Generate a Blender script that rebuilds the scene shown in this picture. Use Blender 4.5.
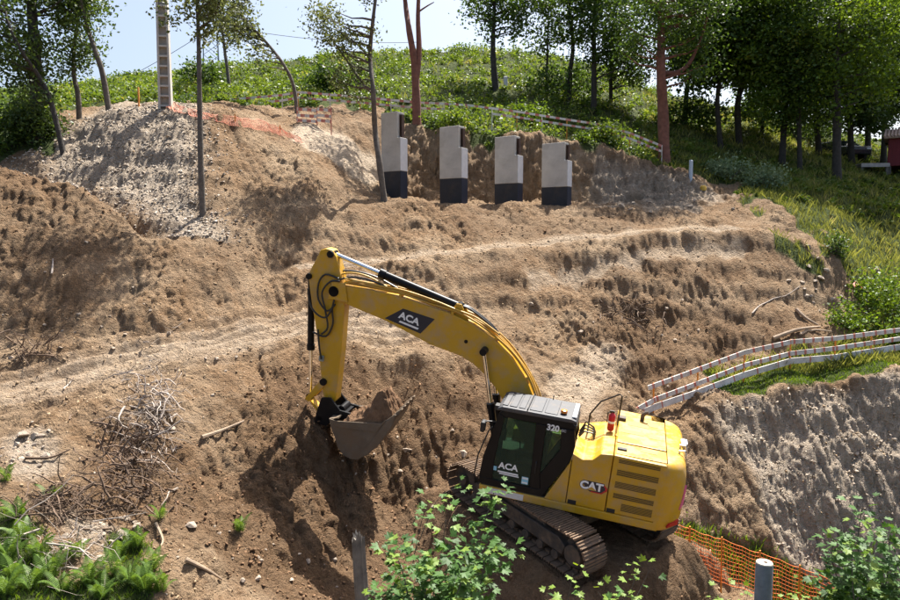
import bpy, bmesh, math, random
import numpy as np
from mathutils import Vector, Matrix, Quaternion
random.seed(7); RNG = np.random.default_rng(11)
R_ = math.radians
SC = bpy.context.scene
COL = SC.collection
for o in list(bpy.data.objects): bpy.data.objects.remove(o)

# ------------------------------------------------------------ camera, sky, sun, exposure
FPX, CPITCH = 700.0, R_(5.0)
cam = bpy.data.cameras.new('camera'); cam.sensor_width = 36.0; cam.lens = 36.0 * FPX / 900.0
cam.clip_start = 0.1; cam.clip_end = 3000
cam_o = bpy.data.objects.new('camera', cam); COL.objects.link(cam_o)
cam_o.location = (0, 0, 0); cam_o.rotation_euler = (math.pi/2 - CPITCH, 0, 0)
SC.camera = cam_o
SUN = Vector((0.24, 0.40, 0.885)).normalized()
W = bpy.data.worlds.new('World'); SC.world = W; W.use_nodes = True
wn = W.node_tree; bg = wn.nodes['Background']
sky = wn.nodes.new('ShaderNodeTexSky'); sky.sky_type = 'NISHITA'; sky.sun_disc = False
sky.sun_elevation = math.asin(SUN.z); sky.sun_rotation = math.atan2(SUN.x, SUN.y)
sky.altitude = 200; sky.air_density = 1.0; sky.dust_density = 5.0; sky.ozone_density = 1.0
wn.links.new(sky.outputs['Color'], bg.inputs['Color']); bg.inputs['Strength'].default_value = 0.088
sl = bpy.data.lights.new('sun', 'SUN'); sl.energy = 5.0; sl.angle = R_(0.55); sl.color = (1.0, 0.96, 0.89)
so = bpy.data.objects.new('sun', sl); COL.objects.link(so); so.location = SUN * 60
so.rotation_euler = SUN.to_track_quat('Z', 'Y').to_euler()
SC.view_settings.view_transform = 'Standard'; SC.view_settings.look = 'None'
SC.view_settings.gamma = 1.0; SC.view_settings.exposure = 1.35
SC.render.engine = 'CYCLES'
SC.cycles.max_bounces = 6; SC.cycles.transparent_max_bounces = 8

# ------------------------------------------------------------ helpers
CP, SP = math.cos(CPITCH), math.sin(CPITCH)
def ray(u, v):
    a, b = (u - 450) / FPX, (300 - v) / FPX
    return Vector((a, CP + b * SP, -SP + b * CP))
def at(u, v, Y):
    d = ray(u, v); return d * (Y / d.y)
def uv_of(x, y, z):
    d = y * CP - z * SP
    return 450 + FPX * x / d, 300 - FPX * (y * SP + z * CP) / d

def tag(o, label=None, cat=None, group=None, kind=None):
    if label: o['label'] = label
    if cat: o['category'] = cat
    if group: o['group'] = group
    if kind: o['kind'] = kind
    return o
def empty(name, loc=(0, 0, 0), rz=0):
    o = bpy.data.objects.new(name, None); COL.objects.link(o); o.location = loc; o.rotation_euler = (0, 0, rz)
    o.empty_display_size = 0.3
    return o
def link_mesh(name, me, parent=None):
    o = bpy.data.objects.new(name, me); COL.objects.link(o)
    if parent: o.parent = parent
    return o
def np_mesh(name, V, F, mats, smooth=False, attr=None):
    """V (n,3), F list of (m,k) int arrays"""
    me = bpy.data.meshes.new(name); V = np.ascontiguousarray(V, dtype=np.float32)
    if not isinstance(F, (list, tuple)): F = [F]
    me.vertices.add(len(V)); me.vertices.foreach_set('co', V.ravel())
    nl = sum(f.size for f in F); npoly = sum(len(f) for f in F)
    me.loops.add(nl); me.polygons.add(npoly)
    me.loops.foreach_set('vertex_index', np.concatenate([f.ravel() for f in F]).astype(np.int32))
    tot = np.concatenate([np.full(len(f), f.shape[1], np.int32) for f in F])
    st = np.concatenate([[0], np.cumsum(tot)[:-1]]).astype(np.int32)
    me.polygons.foreach_set('loop_start', st); me.polygons.foreach_set('loop_total', tot)
    if smooth: me.polygons.foreach_set('use_smooth', np.ones(npoly, bool))
    for m in (mats if isinstance(mats, (list, tuple)) else [mats]): me.materials.append(m)
    me.update(calc_edges=True); me.validate()
    return me

class MB:
    """collects shapes, then builds ONE mesh object"""
    def __init__(s): s.v = []; s.f = []
    def add(s, V, F):
        n = len(s.v); s.v += [tuple(p) for p in V]; s.f += [tuple(i + n for i in f) for f in F]; return s
    def box(s, a, b, M=None):
        (x0, y0, z0), (x1, y1, z1) = a, b
        V = [(x0,y0,z0),(x1,y0,z0),(x1,y1,z0),(x0,y1,z0),(x0,y0,z1),(x1,y0,z1),(x1,y1,z1),(x0,y1,z1)]
        if M: V = [M @ Vector(p) for p in V]
        return s.add(V, [(0,3,2,1),(4,5,6,7),(0,1,5,4),(1,2,6,5),(2,3,7,6),(3,0,4,7)])
    def prism(s, poly, y0, y1):
        """polygon of (x,z), extruded along y"""
        n = len(poly)
        a = sum(poly[i][0]*poly[(i+1)%n][1]-poly[(i+1)%n][0]*poly[i][1] for i in range(n))
        if a < 0: poly = poly[::-1]
        V = [(x, y0, z) for x, z in poly] + [(x, y1, z) for x, z in poly]
        F = [tuple(range(n)), tuple(range(2*n-1, n-1, -1))] + [(i, i+n, (i+1)%n+n, (i+1)%n) for i in range(n)]
        return s.add(V, F)
    def tube(s, pts, rad, k=8, cap=True):
        pts = [Vector(p) for p in pts]; n = len(pts)
        if not isinstance(rad, (list, tuple)): rad = [rad]*n
        V = []; F = []; up = None
        for i, p in enumerate(pts):
            d = (pts[min(i+1, n-1)] - pts[max(i-1, 0)]).normalized()
            if up is None: up = d.orthogonal().normalized()
            up = (up - d * up.dot(d));  up = up.normalized() if up.length > 1e-6 else d.orthogonal().normalized()
            w = d.cross(up)
            for j in range(k):
                t = 2*math.pi*j/k; V.append(p + (up*math.cos(t) + w*math.sin(t))*rad[i])
        for i in range(n-1):
            for j in range(k):
                F.append((i*k+j, i*k+(j+1)%k, (i+1)*k+(j+1)%k, (i+1)*k+j))
        if cap: F += [tuple(range(k-1, -1, -1)), tuple(range((n-1)*k, n*k))]
        return s.add(V, F)
    def cyl(s, a, b, r, k=16): return s.tube([a, b], r, k)
    def mesh(s, name, mat, smooth=False):
        me = bpy.data.meshes.new(name); me.from_pydata(s.v, [], s.f)
        for m in (mat if isinstance(mat, (list, tuple)) else [mat]): me.materials.append(m)
        if smooth: me.polygons.foreach_set('use_smooth', [True]*len(me.polygons))
        me.update(); return me
    def build(s, name, mat, parent=None, smooth=False, bevel=0, seg=2):
        o = link_mesh(name, s.mesh(name, mat, smooth), parent)
        if bevel:
            m = o.modifiers.new('bevel', 'BEVEL'); m.width = bevel; m.segments = seg; m.limit_method = 'ANGLE'; m.angle_limit = R_(35)
            m.harden_normals = False
        if smooth and not bevel:
            try: o.data.set_sharp_from_angle(angle=R_(40))
            except Exception: pass
        return o

def text_obj(name, txt, size, mat, parent, M, offset=0.0, depth=0.003, sx=1.0, align='CENTER', shear=0.0):
    c = bpy.data.curves.new(name, 'FONT'); c.body = txt; c.size = size; c.align_x = align; c.align_y = 'CENTER'
    c.offset = offset; c.extrude = depth; c.shear = shear
    t = bpy.data.objects.new(name, c); COL.objects.link(t)
    bpy.context.view_layer.update()
    me = bpy.data.meshes.new_from_object(t.evaluated_get(bpy.context.evaluated_depsgraph_get()))
    bpy.data.objects.remove(t); bpy.data.curves.remove(c)
    me.materials.clear(); me.materials.append(mat)
    o = link_mesh(name, me, parent); o.matrix_local = M @ Matrix.Diagonal((sx, 1, 1, 1))
    return o

# ------------------------------------------------------------ noise
def _hi(ix, iy, s):
    n = ix*np.uint32(374761393) + iy*np.uint32(668265263) + np.uint32((s*1442695041) & 0xffffffff)
    n = (n ^ (n >> np.uint32(13))) * np.uint32(1274126177)
    return n ^ (n >> np.uint32(16))
def _h(ix, iy, s):
    return (_hi(np.asarray(ix).astype(np.int64).astype(np.uint32), np.asarray(iy).astype(np.int64).astype(np.uint32), s) & np.uint32(0xffff)) / 65535.0
_GC = np.cos(np.arange(256)*math.tau/256).astype(np.float32); _GS = np.sin(np.arange(256)*math.tau/256).astype(np.float32)
def vnoise(x, y, s=0):
    """gradient noise, about -.5 .. .5"""
    x = np.asarray(x); y = np.asarray(y); fx0, fy0 = np.floor(x), np.floor(y)
    ix, iy = fx0.astype(np.int32).astype(np.uint32), fy0.astype(np.int32).astype(np.uint32); fx, fy = (x-fx0).astype(np.float32), (y-fy0).astype(np.float32); one = np.uint32(1)
    def g(dx, dy):
        t = _hi(ix+one if dx else ix, iy+one if dy else iy, s) & np.uint32(255); return _GC[t]*(fx-dx) + _GS[t]*(fy-dy)
    a, b, c, d = g(0,0), g(1,0), g(0,1), g(1,1)
    fx = fx*fx*fx*(fx*(fx*6-15)+10); fy = fy*fy*fy*(fy*(fy*6-15)+10)
    return ((a+(b-a)*fx)*(1-fy) + (c+(d-c)*fx)*fy)*.85
def fbm(x, y, o=4, s=0, g=0.5):
    r = 0; a = 1
    for i in range(o):
        ca, sa = math.cos(i*0.7), math.sin(i*0.7)
        r = r + a*vnoise((x*ca-y*sa)*2**i, (x*sa+y*ca)*2**i, s+i*17); a *= g
    return r
def ridged(x, y, o=3, s=0):
    r = 0; a = 1
    for i in range(o): r = r + a*(0.5-np.abs(vnoise(x*2**i, y*2**i, s+i*31))*2); a *= 0.5
    return r
def clods(x, y, s=0):
    """lumps: rounded worley bumps, 0..1"""
    ix, iy = np.floor(x), np.floor(y); best = np.full(x.shape, 9.0)
    for dx in (-1, 0, 1):
        for dy in (-1, 0, 1):
            px = ix+dx+_h(ix+dx, iy+dy, s); py = iy+dy+_h(ix+dx, iy+dy, s+5)
            k = 0.6+0.9*_h(ix+dx, iy+dy, s+9)
            best = np.minimum(best, np.hypot(x-px, y-py)*k)
    return np.clip(1-best*1.25, 0, 1)

# ------------------------------------------------------------ materials
def mat(name, color=(0.5,0.5,0.5), rough=0.6, metal=0.0, vary=0.0, vscale=4.0, bump=0.0, bscale=30.0, dirt=None, dirt_amt=0.0, dscale=3.0, spec=0.5, coat=0.0):
    m = bpy.data.materials.new(name); m.use_nodes = True; nt = m.node_tree; b = nt.nodes['Principled BSDF']
    N, L = nt.nodes.new, nt.links.new
    b.inputs['Roughness'].default_value = rough; b.inputs['Metallic'].default_value = metal
    b.inputs['Specular IOR Level'].default_value = spec
    if coat: b.inputs['Coat Weight'].default_value = coat; b.inputs['Coat Roughness'].default_value = 0.15
    c4 = (*color, 1); b.inputs['Base Color'].default_value = c4
    tc = N('ShaderNodeTexCoord')
    last = None
    if vary:
        n = N('ShaderNodeTexNoise'); n.inputs['Scale'].default_value = vscale; n.inputs['Detail'].default_value = 6; n.inputs['Roughness'].default_value = .65
        L(tc.outputs['Object'], n.inputs['Vector'])
        r = N('ShaderNodeValToRGB'); r.color_ramp.elements[0].position = .3; r.color_ramp.elements[1].position = .7
        r.color_ramp.elements[0].color = (*[x*(1-vary) for x in color], 1); r.color_ramp.elements[1].color = (*[min(1, x*(1+vary)) for x in color], 1)
        L(n.outputs['Fac'], r.inputs['Fac']); last = r.outputs['Color']
    if dirt:
        n = N('ShaderNodeTexNoise'); n.inputs['Scale'].default_value = dscale; n.inputs['Detail'].default_value = 8; n.inputs['Roughness'].default_value = .7
        L(tc.outputs['Object'], n.inputs['Vector'])
        r = N('ShaderNodeMapRange'); r.inputs['From Min'].default_value = .62-.35*dirt_amt; r.inputs['From Max'].default_value = .8-.2*dirt_amt
        r.inputs['To Max'].default_value = min(1, dirt_amt*1.6)
        L(n.outputs['Fac'], r.inputs['Value'])
        mx = N('ShaderNodeMix'); mx.data_type = 'RGBA'; L(r.outputs['Result'], mx.inputs['Factor'])
        if last: L(last, mx.inputs['A'])
        else: mx.inputs['A'].default_value = c4
        mx.inputs['B'].default_value = (*dirt, 1); last = mx.outputs['Result']
        mr = N('ShaderNodeMapRange'); mr.inputs['To Min'].default_value = rough; mr.inputs['To Max'].default_value = .95
        L(r.outputs['Result'], mr.inputs['Value']); L(mr.outputs['Result'], b.inputs['Roughness'])
    if last: L(last, b.inputs['Base Color'])
    if bump:
        n = N('ShaderNodeTexNoise'); n.inputs['Scale'].default_value = bscale; n.inputs['Detail'].default_value = 8; n.inputs['Roughness'].default_value = .7
        L(tc.outputs['Object'], n.inputs['Vector'])
        bp = N('ShaderNodeBump'); bp.inputs['Strength'].default_value = bump; bp.inputs['Distance'].default_value = .05
        L(n.outputs['Fac'], bp.inputs['Height']); L(bp.outputs['Normal'], b.inputs['Normal'])
    return m
def leaf_mat(name, dark, light, trans=0.35, rough=0.5, yellow=None):
    m = bpy.data.materials.new(name); m.use_nodes = True; nt = m.node_tree; b = nt.nodes['Principled BSDF']; N, L = nt.nodes.new, nt.links.new
    g = N('ShaderNodeNewGeometry'); r = N('ShaderNodeValToRGB')
    r.color_ramp.elements[0].color = (*dark, 1); r.color_ramp.elements[1].color = (*light, 1)
    if yellow:
        e = r.color_ramp.elements.new(.93); e.color = (*light, 1); r.color_ramp.elements[2].color = (*yellow, 1)
    n = N('ShaderNodeTexNoise'); n.inputs['Scale'].default_value = .55; n.inputs['Detail'].default_value = 2
    tc = N('ShaderNodeTexCoord'); L(tc.outputs['Object'], n.inputs['Vector'])
    ad = N('ShaderNodeMath'); ad.operation = 'MULTIPLY_ADD'; ad.inputs[1].default_value = .6
    s2 = N('ShaderNodeMath'); s2.operation = 'MULTIPLY_ADD'; s2.inputs[1].default_value = 1.6; s2.inputs[2].default_value = -.6
    L(n.outputs['Fac'], s2.inputs[0]); L(g.outputs['Random Per Island'], ad.inputs[0]); L(s2.outputs['Value'], ad.inputs[2])
    L(ad.outputs['Value'], r.inputs['Fac']); L(r.outputs['Color'], b.inputs['Base Color'])
    b.inputs['Roughness'].default_value = rough; b.inputs['Specular IOR Level'].default_value = .35
    t = N('ShaderNodeBsdfTranslucent'); hs = N('ShaderNodeHueSaturation'); hs.inputs['Value'].default_value = 1.5; hs.inputs['Saturation'].default_value = 1.1; hs.inputs['Hue'].default_value = .48
    L(r.outputs['Color'], hs.inputs['Color']); L(hs.outputs['Color'], t.inputs['Color'])
    mx = N('ShaderNodeMixShader'); mx.inputs[0].default_value = trans
    L(b.outputs['BSDF'], mx.inputs[1]); L(t.outputs['BSDF'], mx.inputs[2]); L(mx.outputs['Shader'], nt.nodes['Material Output'].inputs['Surface'])
    return m
# ------------------------------------------------------------ terrain: break lines (image row, distance) for some directions
COLS = {
 -250: [(640,9),(560,10.5),(490,12),(430,14),(385,16.5),(340,18),(260,20),(224.0,21.2),(170,23),(160,25),(150,27),(140,30),(120,36),(95,50)],
 0: [(640,9.5),(565,11),(492,12.5),(425,14.5),(378,17),(335,18.3),(255,20.2),(219.8,21.24),(167,22.8),(186,24.6),(168,27),(140,29.5),(112,35),(95,50)],
 75: [(640,10),(568,11.3),(490,13.2),(408,15.5),(375,17.3),(338,18.4),(250,20.6),(223.2,21.52),(183,22.9),(212,24.6),(172,26.8),(126,29.3),(110,34),(87,50)],
 150: [(640,10.3),(572,11.8),(485,13.8),(376,17.0),(352,18.2),(334,19),(290,20.2),(269.2,20.88),(238,21.9),(246,23.0),(163,26.5),(106,28.6),(103,33.5),(76,50)],
 215: [(640,10.8),(578,12.6),(482,15.0),(354,18.4),(338,19.4),(318,20.2),(300,20.8),(287.2,21.12),(268,21.6),(212,24),(152,26.5),(110,28.6),(102,33),(68,50)],
 300: [(645,11.6),(575,14),(470,16.6),(342,19.5),(325,20.8),(300,21.9),(272,22.8),(264,23.7),(215,25.2),(178,27),(150,29),(126,31.5),(103,35),(62,50)],
 345: [(655,12),(590,14.4),(490,17.4),(346,20.3),(321,21.5),(292,22.7),(268,23.6),(260,24.5),(207,26.4),(184,28.3),(160,30.2),(122,33),(104,35.5),(56,50)],
 400: [(660,12.2),(600,14.6),(500,17.8),(360,20.4),(318,22),(290,23.2),(264,24.2),(256,25.2),(203,28),(201,29.5),(196,32),(126,34.2),(106,36),(52,50)],
 500: [(660,12.4),(600,14.5),(505,17.6),(405,20),(345,22),(312,23.4),(250,25.6),(243,26.6),(206,29.5),(207,31),(203,32.3),(134,33.8),(116,37),(50,52)],
 600: [(660,12),(605,13.8),(545,16.5),(440,19),(385,21.5),(318,24.2),(240,26.9),(233,27.9),(207,30),(207.5,31.5),(203,32.6),(146,34.2),(130,38),(66,54)],
 660: [(680,12.3),(640,14),(572,17.6),(452,20.3),(404,22),(325,24.6),(234,27.6),(228,28.6),(208,30.6),(206,31.8),(202,32.8),(170,34.4),(148,38),(96,53)],
 740: [(710,12.5),(650,15),(590,18.2),(398,21.6),(380,23.2),(320,25.4),(230,28.2),(224,29.2),(207,31),(199,32.3),(194,33.4),(185,35.2),(160,39.5),(110,52)],
 800: [(720,12.5),(662,15),(610,18.3),(386,22),(362,23.6),(312,25.7),(246,28.0),(238,28.9),(218,30.2),(200,32.3),(190,34.5),(178,37),(158,42),(124,54)],
 900: [(730,12.5),(690,15),(640,18.4),(374,22.5),(345,24.5),(320,26),(280,28),(264.0,29.2),(240,31),(215,33.5),(197,36),(184,39),(172,44),(146,56)],
 1150: [(730,12.5),(680,14.5),(640,19.1),(374,22.5),(340,24.5),(318,26),(285,28),(273.0,29.2),(255,31),(230,33.5),(215,36),(200,39),(185,44),(160,54)],
}
_us = sorted(COLS); _S = np.array([(u-450)/FPX for u in _us])
def _prof(u):
    pr = [(0.0, -9.2), (6.0, -8.4)]
    for v, Y in COLS[u]: pr.append((Y, at(u, v, Y).z))
    pr[1] = (6.0, pr[2][1] - 0.9); pr[0] = (-6.0, pr[2][1] - 3.0)
    Y, z = pr[-1]; pr += [(Y+6, z+0.3), (Y+30, z-5), (400, z-60)]
    return pr
_P = np.array([_prof(u) for u in _us])            # columns x lines x (Y,z)
# excavator stance: pose of the machine and the plane it stands on
EX_T = Vector((2.56, 16.32, -6.58)); EX_ROT = (R_(165.5), R_(7.6), R_(-6.9))
EX_M = Matrix.Translation(EX_T) @ Matrix.Rotation(EX_ROT[0], 4, 'Z') @ Matrix.Rotation(-EX_ROT[1], 4, 'Y') @ Matrix.Rotation(EX_ROT[2], 4, 'X')
TRACK_YAW = R_(-36)
def base_z(x, y):
    sh = x.shape; x = x.ravel(); y = y.ravel()
    s = np.clip(x / np.maximum(y, 4.0), _S[0], _S[-1])
    i = np.clip(np.searchsorted(_S, s) - 1, 0, len(_S)-2); t = (s-_S[i])/(_S[i+1]-_S[i]); t = t*t*(3-2*t)*.6 + t*.4
    B = _P[i]*(1-t)[:,None,None] + _P[i+1]*t[:,None,None]       # n x lines x 2
    Yb, Zb = B[:,:,0], B[:,:,1]
    k = np.clip((Yb <= y[:,None]).sum(1)-1, 0, Yb.shape[1]-2); n = np.arange(len(x))
    w = np.clip((y-Yb[n,k])/(Yb[n,k+1]-Yb[n,k]), 0, 1)
    return (Zb[n,k]*(1-w) + Zb[n,k+1]*w).reshape(sh)
def grow(a, b, d0, q):
    r = []; p = a; d = d0
    while p < b: d *= q; p += d; r.append(p)
    return r
FX = .055
xs = np.arange(-19.5, 19.5, FX); g = grow(19.5, 170, .07, 1.07)
GX = np.concatenate([[-p for p in g][::-1], xs, g])
GY = np.concatenate([np.arange(-4, 8.5, .4), np.arange(8.5, 24, .05), np.arange(24, 36.5, .07), np.arange(36.5, 56, .2), grow(56, 260, .2, 1.12)])
X, Y = np.meshgrid(GX, GY)                        # rows: y
def blur(Z, sig):
    k = int(3*sig)+1; w = np.exp(-.5*(np.arange(-k, k+1)/sig)**2); w /= w.sum()
    for ax in (0, 1):
        P = np.pad(Z, [(k,k) if a == ax else (0,0) for a in (0,1)], 'edge')
        Z = sum(w[j]*(P[j:j+Z.shape[0]] if ax == 0 else P[:, j:j+Z.shape[1]]) for j in range(2*k+1))
    return Z
wx = X + .35*fbm(X*.5, Y*.5, 3, 301); wy = Y + .45*fbm(X*.45, Y*.45, 3, 307)
Z = blur(base_z(wx, wy), 1.4)
U, V = uv_of(X, np.maximum(Y, 3), Z)
def inpoly(poly, jit=0, seed=0, soft=0):
    uu = U + jit*2*fbm(X*1.1, Y*1.1, 4, seed); vv = V + jit*2*fbm(X*1.1+40, Y*1.1, 4, seed+3)
    ins = np.zeros(U.shape, bool); n = len(poly)
    for i in range(n):
        (x0, y0), (x1, y1) = poly[i], poly[(i+1)%n]
        if y0 == y1: continue
        c = ((y0 > vv) != (y1 > vv)) & (uu < (x1-x0)*(vv-y0)/(y1-y0)+x0); ins ^= c
    r = (ins & (Y > 5)).astype(np.float32)
    return blur(r, soft) if soft else r
# zones -----------------------------------------------------------------
s_ = X/np.maximum(Y, 4)
line12 = np.interp(s_, _S, _P[:,13,0]); line13 = np.interp(s_, _S, _P[:,14,0])
wob = fbm(X*.7, Y*.7, 3, 55)
grass = ((Y + wob*1.4 > line12 + .1) & (U > 385)).astype(np.float32)
grass = np.maximum(grass, ((Y + wob*2 > line13 - .6) & (U <= 400)).astype(np.float32))
grass = np.maximum(grass, ((Y + wob*2 > line12 - 1.5) & (U < 55)).astype(np.float32))
grass = np.maximum(grass, inpoly([(738,178),(748,204),(790,210),(822,245),(850,282),(872,318),(850,332),(1300,332),(1300,150),(738,150)], 10, 71)*(Y > 23))
grass = np.maximum(grass, inpoly([(775,238),(800,250),(826,270),(822,280),(800,268),(775,250)], 4, 72)*(Y > 23))
grass = np.maximum(grass, inpoly([(700,378),(716,394),(760,394),(830,382),(910,367),(1200,340),(1200,320),(900,337),(800,352)], 6, 73)*(Y > 19))
grass = np.maximum(grass, inpoly([(-300,495),(15,508),(48,540),(62,578),(95,565),(110,545),(150,548),(162,590),(150,700),(-300,700)], 20, 74)*(Y < 13.5))
grass = np.maximum(grass, inpoly([(664,545),(690,545),(735,580),(760,600),(760,800),(1300,800),(1300,640),(840,600),(800,575),(740,545),(690,524)], 5, 75)*(Y > 12.5)*(Y < 20))
grass = np.clip(blur(grass, 1.5), 0, 1)
gravel = inpoly([(10,170),(60,140),(112,105),(165,102),(200,106),(203,150),(188,190),(235,250),(205,258),(150,215),(90,186)], 26, 81, 9)*(Y > 22.8)
gravel = np.maximum(gravel, .75*inpoly([(40,500),(110,520),(150,545),(130,560),(60,530)], 8, 82, 3)*(Y < 15))
gravel = np.maximum(gravel, .6*inpoly([(0,430),(55,432),(60,470),(10,490)], 8, 83, 3)*(Y < 17))
gravel = np.maximum(gravel, .8*inpoly([(765,505),(690,400),(720,405),(900,372),(1200,360),(1200,700),(790,620)], 14, 84, 4)*(Y > 17.5)*(Y < 24))
gravel = np.maximum(gravel, .55*inpoly([(590,150),(680,180),(740,198),(690,212),(590,206)], 6, 85, 3)*(Y > 30))
moist_shade = .85*inpoly([(255,372),(235,440),(195,520),(240,610),(440,640),(480,520),(560,440),(500,380),(420,375),(380,352),(330,352)], 14, 91, 5)*(Y < 20.5)  # damp dug soil, with some of the boom's shade painted in
moist_shade = np.maximum(moist_shade, .8*inpoly([(430,470),(500,470),(680,520),(720,600),(720,680),(430,680)], 10, 97, 5)*(Y < 18.5))
moist_shade = np.maximum(moist_shade, .7*inpoly([(590,318),(640,300),(720,300),(800,318),(830,335),(760,352),(640,400),(600,360)], 10, 92, 4)*(Y > 21))
moist_shade = np.maximum(moist_shade, .6*inpoly([(-80,165),(40,168),(90,190),(150,235),(110,262),(60,262),(0,290),(-80,290)], 14, 94, 5)*(Y > 18)*(Y < 24))
moist_shade = np.maximum(moist_shade, .5*inpoly([(200,240),(330,205),(330,232),(220,290)], 8, 95, 5)*(Y > 19)*(Y < 27))
moist_shade = np.maximum(moist_shade, .8*inpoly([(80,455),(110,420),(190,440),(250,480),(240,560),(170,545),(60,520)], 14, 193, 6)*(Y < 17))
moist_shade = np.maximum(moist_shade, .65*inpoly([(520,262),(640,256),(760,248),(790,270),(700,300),(560,300)], 14, 194, 6)*(Y > 22)*(Y < 30))
moist_shade = np.maximum(moist_shade, .6*inpoly([(430,205),(600,215),(700,225),(560,240),(470,250)], 9, 96, 5)*(Y > 24)*(Y < 31))
sand = inpoly([(296,122),(330,128),(372,158),(392,182),(372,190),(330,163),(290,140)], 4, 98, 3)*(Y > 27)
sand = np.maximum(sand, .55*inpoly([(600,420),(640,345),(590,340),(540,385),(560,440)], 8, 99, 4)*(Y > 17.5))
# relief ------------------------------------------------------------------
gx = np.gradient(Z, GX, axis=1); gy = np.gradient(Z, GY, axis=0); slope = np.sqrt(gx**2+gy**2)
steep = np.clip((slope-.35)/.6, 0, 1); dirt = 1-np.clip(grass, 0, 1)
near = np.clip((56-Y)/10, 0, 1)
cliff = inpoly([(640,412),(700,395),(800,385),(900,370),(1250,365),(1250,760),(700,760),(660,560)], 4, 61, 3)*(Y > 17)*(Y < 24)
bank = inpoly([(240,345),(330,345),(380,360),(480,420),(480,520),(420,560),(300,580),(200,560),(200,440)], 10, 62, 6)*(Y < 19.5)
# downslope furrows: fall direction drifts with a little shear, so grooves lean as in the photo
q1 = X + .45*(Y-18) + .3*fbm(X*.8, Y*.8, 3, 21)
fur = ridged(q1*1.5, Y*.28, 3, 401)
q2 = X + .55*(Y-20) + .25*fbm(X*.9, Y*.9, 3, 23)
fur2 = ridged(q2*2.6, Y*.25, 4, 431)
lump = fbm(X*.55, Y*.55, 4, 5)
# furrows that run down the fall line: five fixed bearings blended by how well each follows the slope
Zs = blur(Z, 9); sgx = np.gradient(Zs, GX, axis=1); sgy = np.gradient(Zs, GY, axis=0); sgm = np.sqrt(sgx**2+sgy**2)+1e-4
wf = X + .22*fbm(X*1.1, Y*1.1, 3, 611); wg = Y + .22*fbm(X*1.1, Y*1.1, 3, 617)
run = 0; run2 = 0; wsum = 1e-6
for k_, th in enumerate((-64, -32, 0, 32, 64)):
    tx, ty = math.sin(R_(th)), -math.cos(R_(th)); w_ = np.clip((-sgx*tx - sgy*ty)/sgm, 0, 1)**10
    ac = wf*ty - wg*tx; al = wf*tx + wg*ty
    run = run + w_*ridged(ac*1.5, al*.30, 3, 631+k_*7); run2 = run2 + w_*ridged(ac*4.4, al*1.0, 3, 731+k_*7); wsum = wsum + w_
run /= wsum; run2 /= wsum
def terr(h, k, sh=6.0):
    """breaks a smooth field into little scarps and treads"""
    t = h*k; f = np.floor(t); r = t-f; r = 1/(1+np.exp(-(r-.5)*sh*2)); return (f+r)/k
wq = X + .25*fbm(X*1.7, Y*1.7, 3, 511); wr = Y + .25*fbm(X*1.7, Y*1.7, 3, 517)
med = terr(fbm(wq*1.3, wr*1.0, 5, 9, .55), 4.0)
rid = ridged(wq*1.6+.8*wr, wr*1.1-.5*wq, 4, 19)
strat = Z*1.15 + .16*X*.5 + .5*fbm(X*.35, Y*.35, 4, 13)          # benches that climb to the right
ledge = terr(strat, 1.0, 7) - strat
midslope = inpoly([(240,300),(330,215),(420,205),(740,212),(830,260),(850,330),(640,390),(520,400),(430,320)], 10, 63, 6)*(Y > 20.5)*(Y < 31)
low = dirt*near*(.30*lump + .16*steep*ledge + .10*midslope*ledge) + .35*(1-dirt)*lump*np.clip((80-Y)/30, .3, 1)
low += dirt*(.10*bank*fur + .10*cliff*fur2 + .08*steep*(1-cliff)*run)
# wheel and track ruts on the haul road and on the slope paths
def ruts(path, w, depth, berm, blend=0):
    global Z, low
    P = [np.array([at(u, v, yy).x, yy]) for u, v, yy in path]
    best = np.full(X.shape, 99.0)
    for a, b in zip(P[:-1], P[1:]):
        d = b-a; t = np.clip(((X-a[0])*d[0]+(Y-a[1])*d[1])/(d@d), 0, 1)
        best = np.minimum(best, np.hypot(X-a[0]-t*d[0], (Y-a[1]-t*d[1])))
    best = best + .12*fbm(X*1.3, Y*1.3, 2, 33)
    low += -depth*np.exp(-(best/w)**2) + berm*np.exp(-((best-w*1.9)/(w*.8))**2)
pathm = np.zeros(X.shape)
def way(path, w):
    global pathm
    P = [np.array([at(u, v, yy).x, yy]) for u, v, yy in path]; best = np.full(X.shape, 99.0)
    for a, b in zip(P[:-1], P[1:]):
        d = b-a; t = np.clip(((X-a[0])*d[0]+(Y-a[1])*d[1])/(d@d), 0, 1); best = np.minimum(best, np.hypot(X-a[0]-t*d[0], Y-a[1]-t*d[1]))
    pathm = np.maximum(pathm, np.clip(1.4-(best+.35*fbm(X*1.2, Y*1.2, 3, 35))/w, 0, 1))
ROAD = [(-40,412,15.5),(0,402,16.0),(120,372,17.6),(220,342,19.0),(330,320,21.2),(430,306,22.4)]
way(ROAD, 1.15); way([(300,268,23.2),(345,264,24),(400,260,24.7),(500,247,26.1),(600,237,27.4),(660,231,28.1),(740,227,28.7)], .42); way([(530,272,24.8),(640,252,26.6),(740,240,27.8)], .32)
low *= 1-.6*pathm
for off in (-.95, -.6, -.25, .25, .6, .95):
    ruts([(u, v, yy+off) for u, v, yy in ROAD], .11, .085, .05)
ruts([(300,268,23.0),(345,264,23.8),(400,260,24.5),(500,247,25.9),(600,237,27.2),(660,231,27.9),(740,227,28.5)], .12, .07, .03)
ruts([(530,272,24.8),(640,252,26.6),(740,240,27.8)], .3, .06, .04)
sand = np.maximum(sand, .45*pathm*dirt)
cl = clods(wq*2.6, wr*2.2, 3)*np.clip(vnoise(X*.6, Y*.6, 8)*1.6+.25, 0, 1); cl2 = clods(wq*6.5, wr*5.5, 13)*np.clip(vnoise(X*.9, Y*.9, 18)*1.6+.4, 0, 1)
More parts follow.
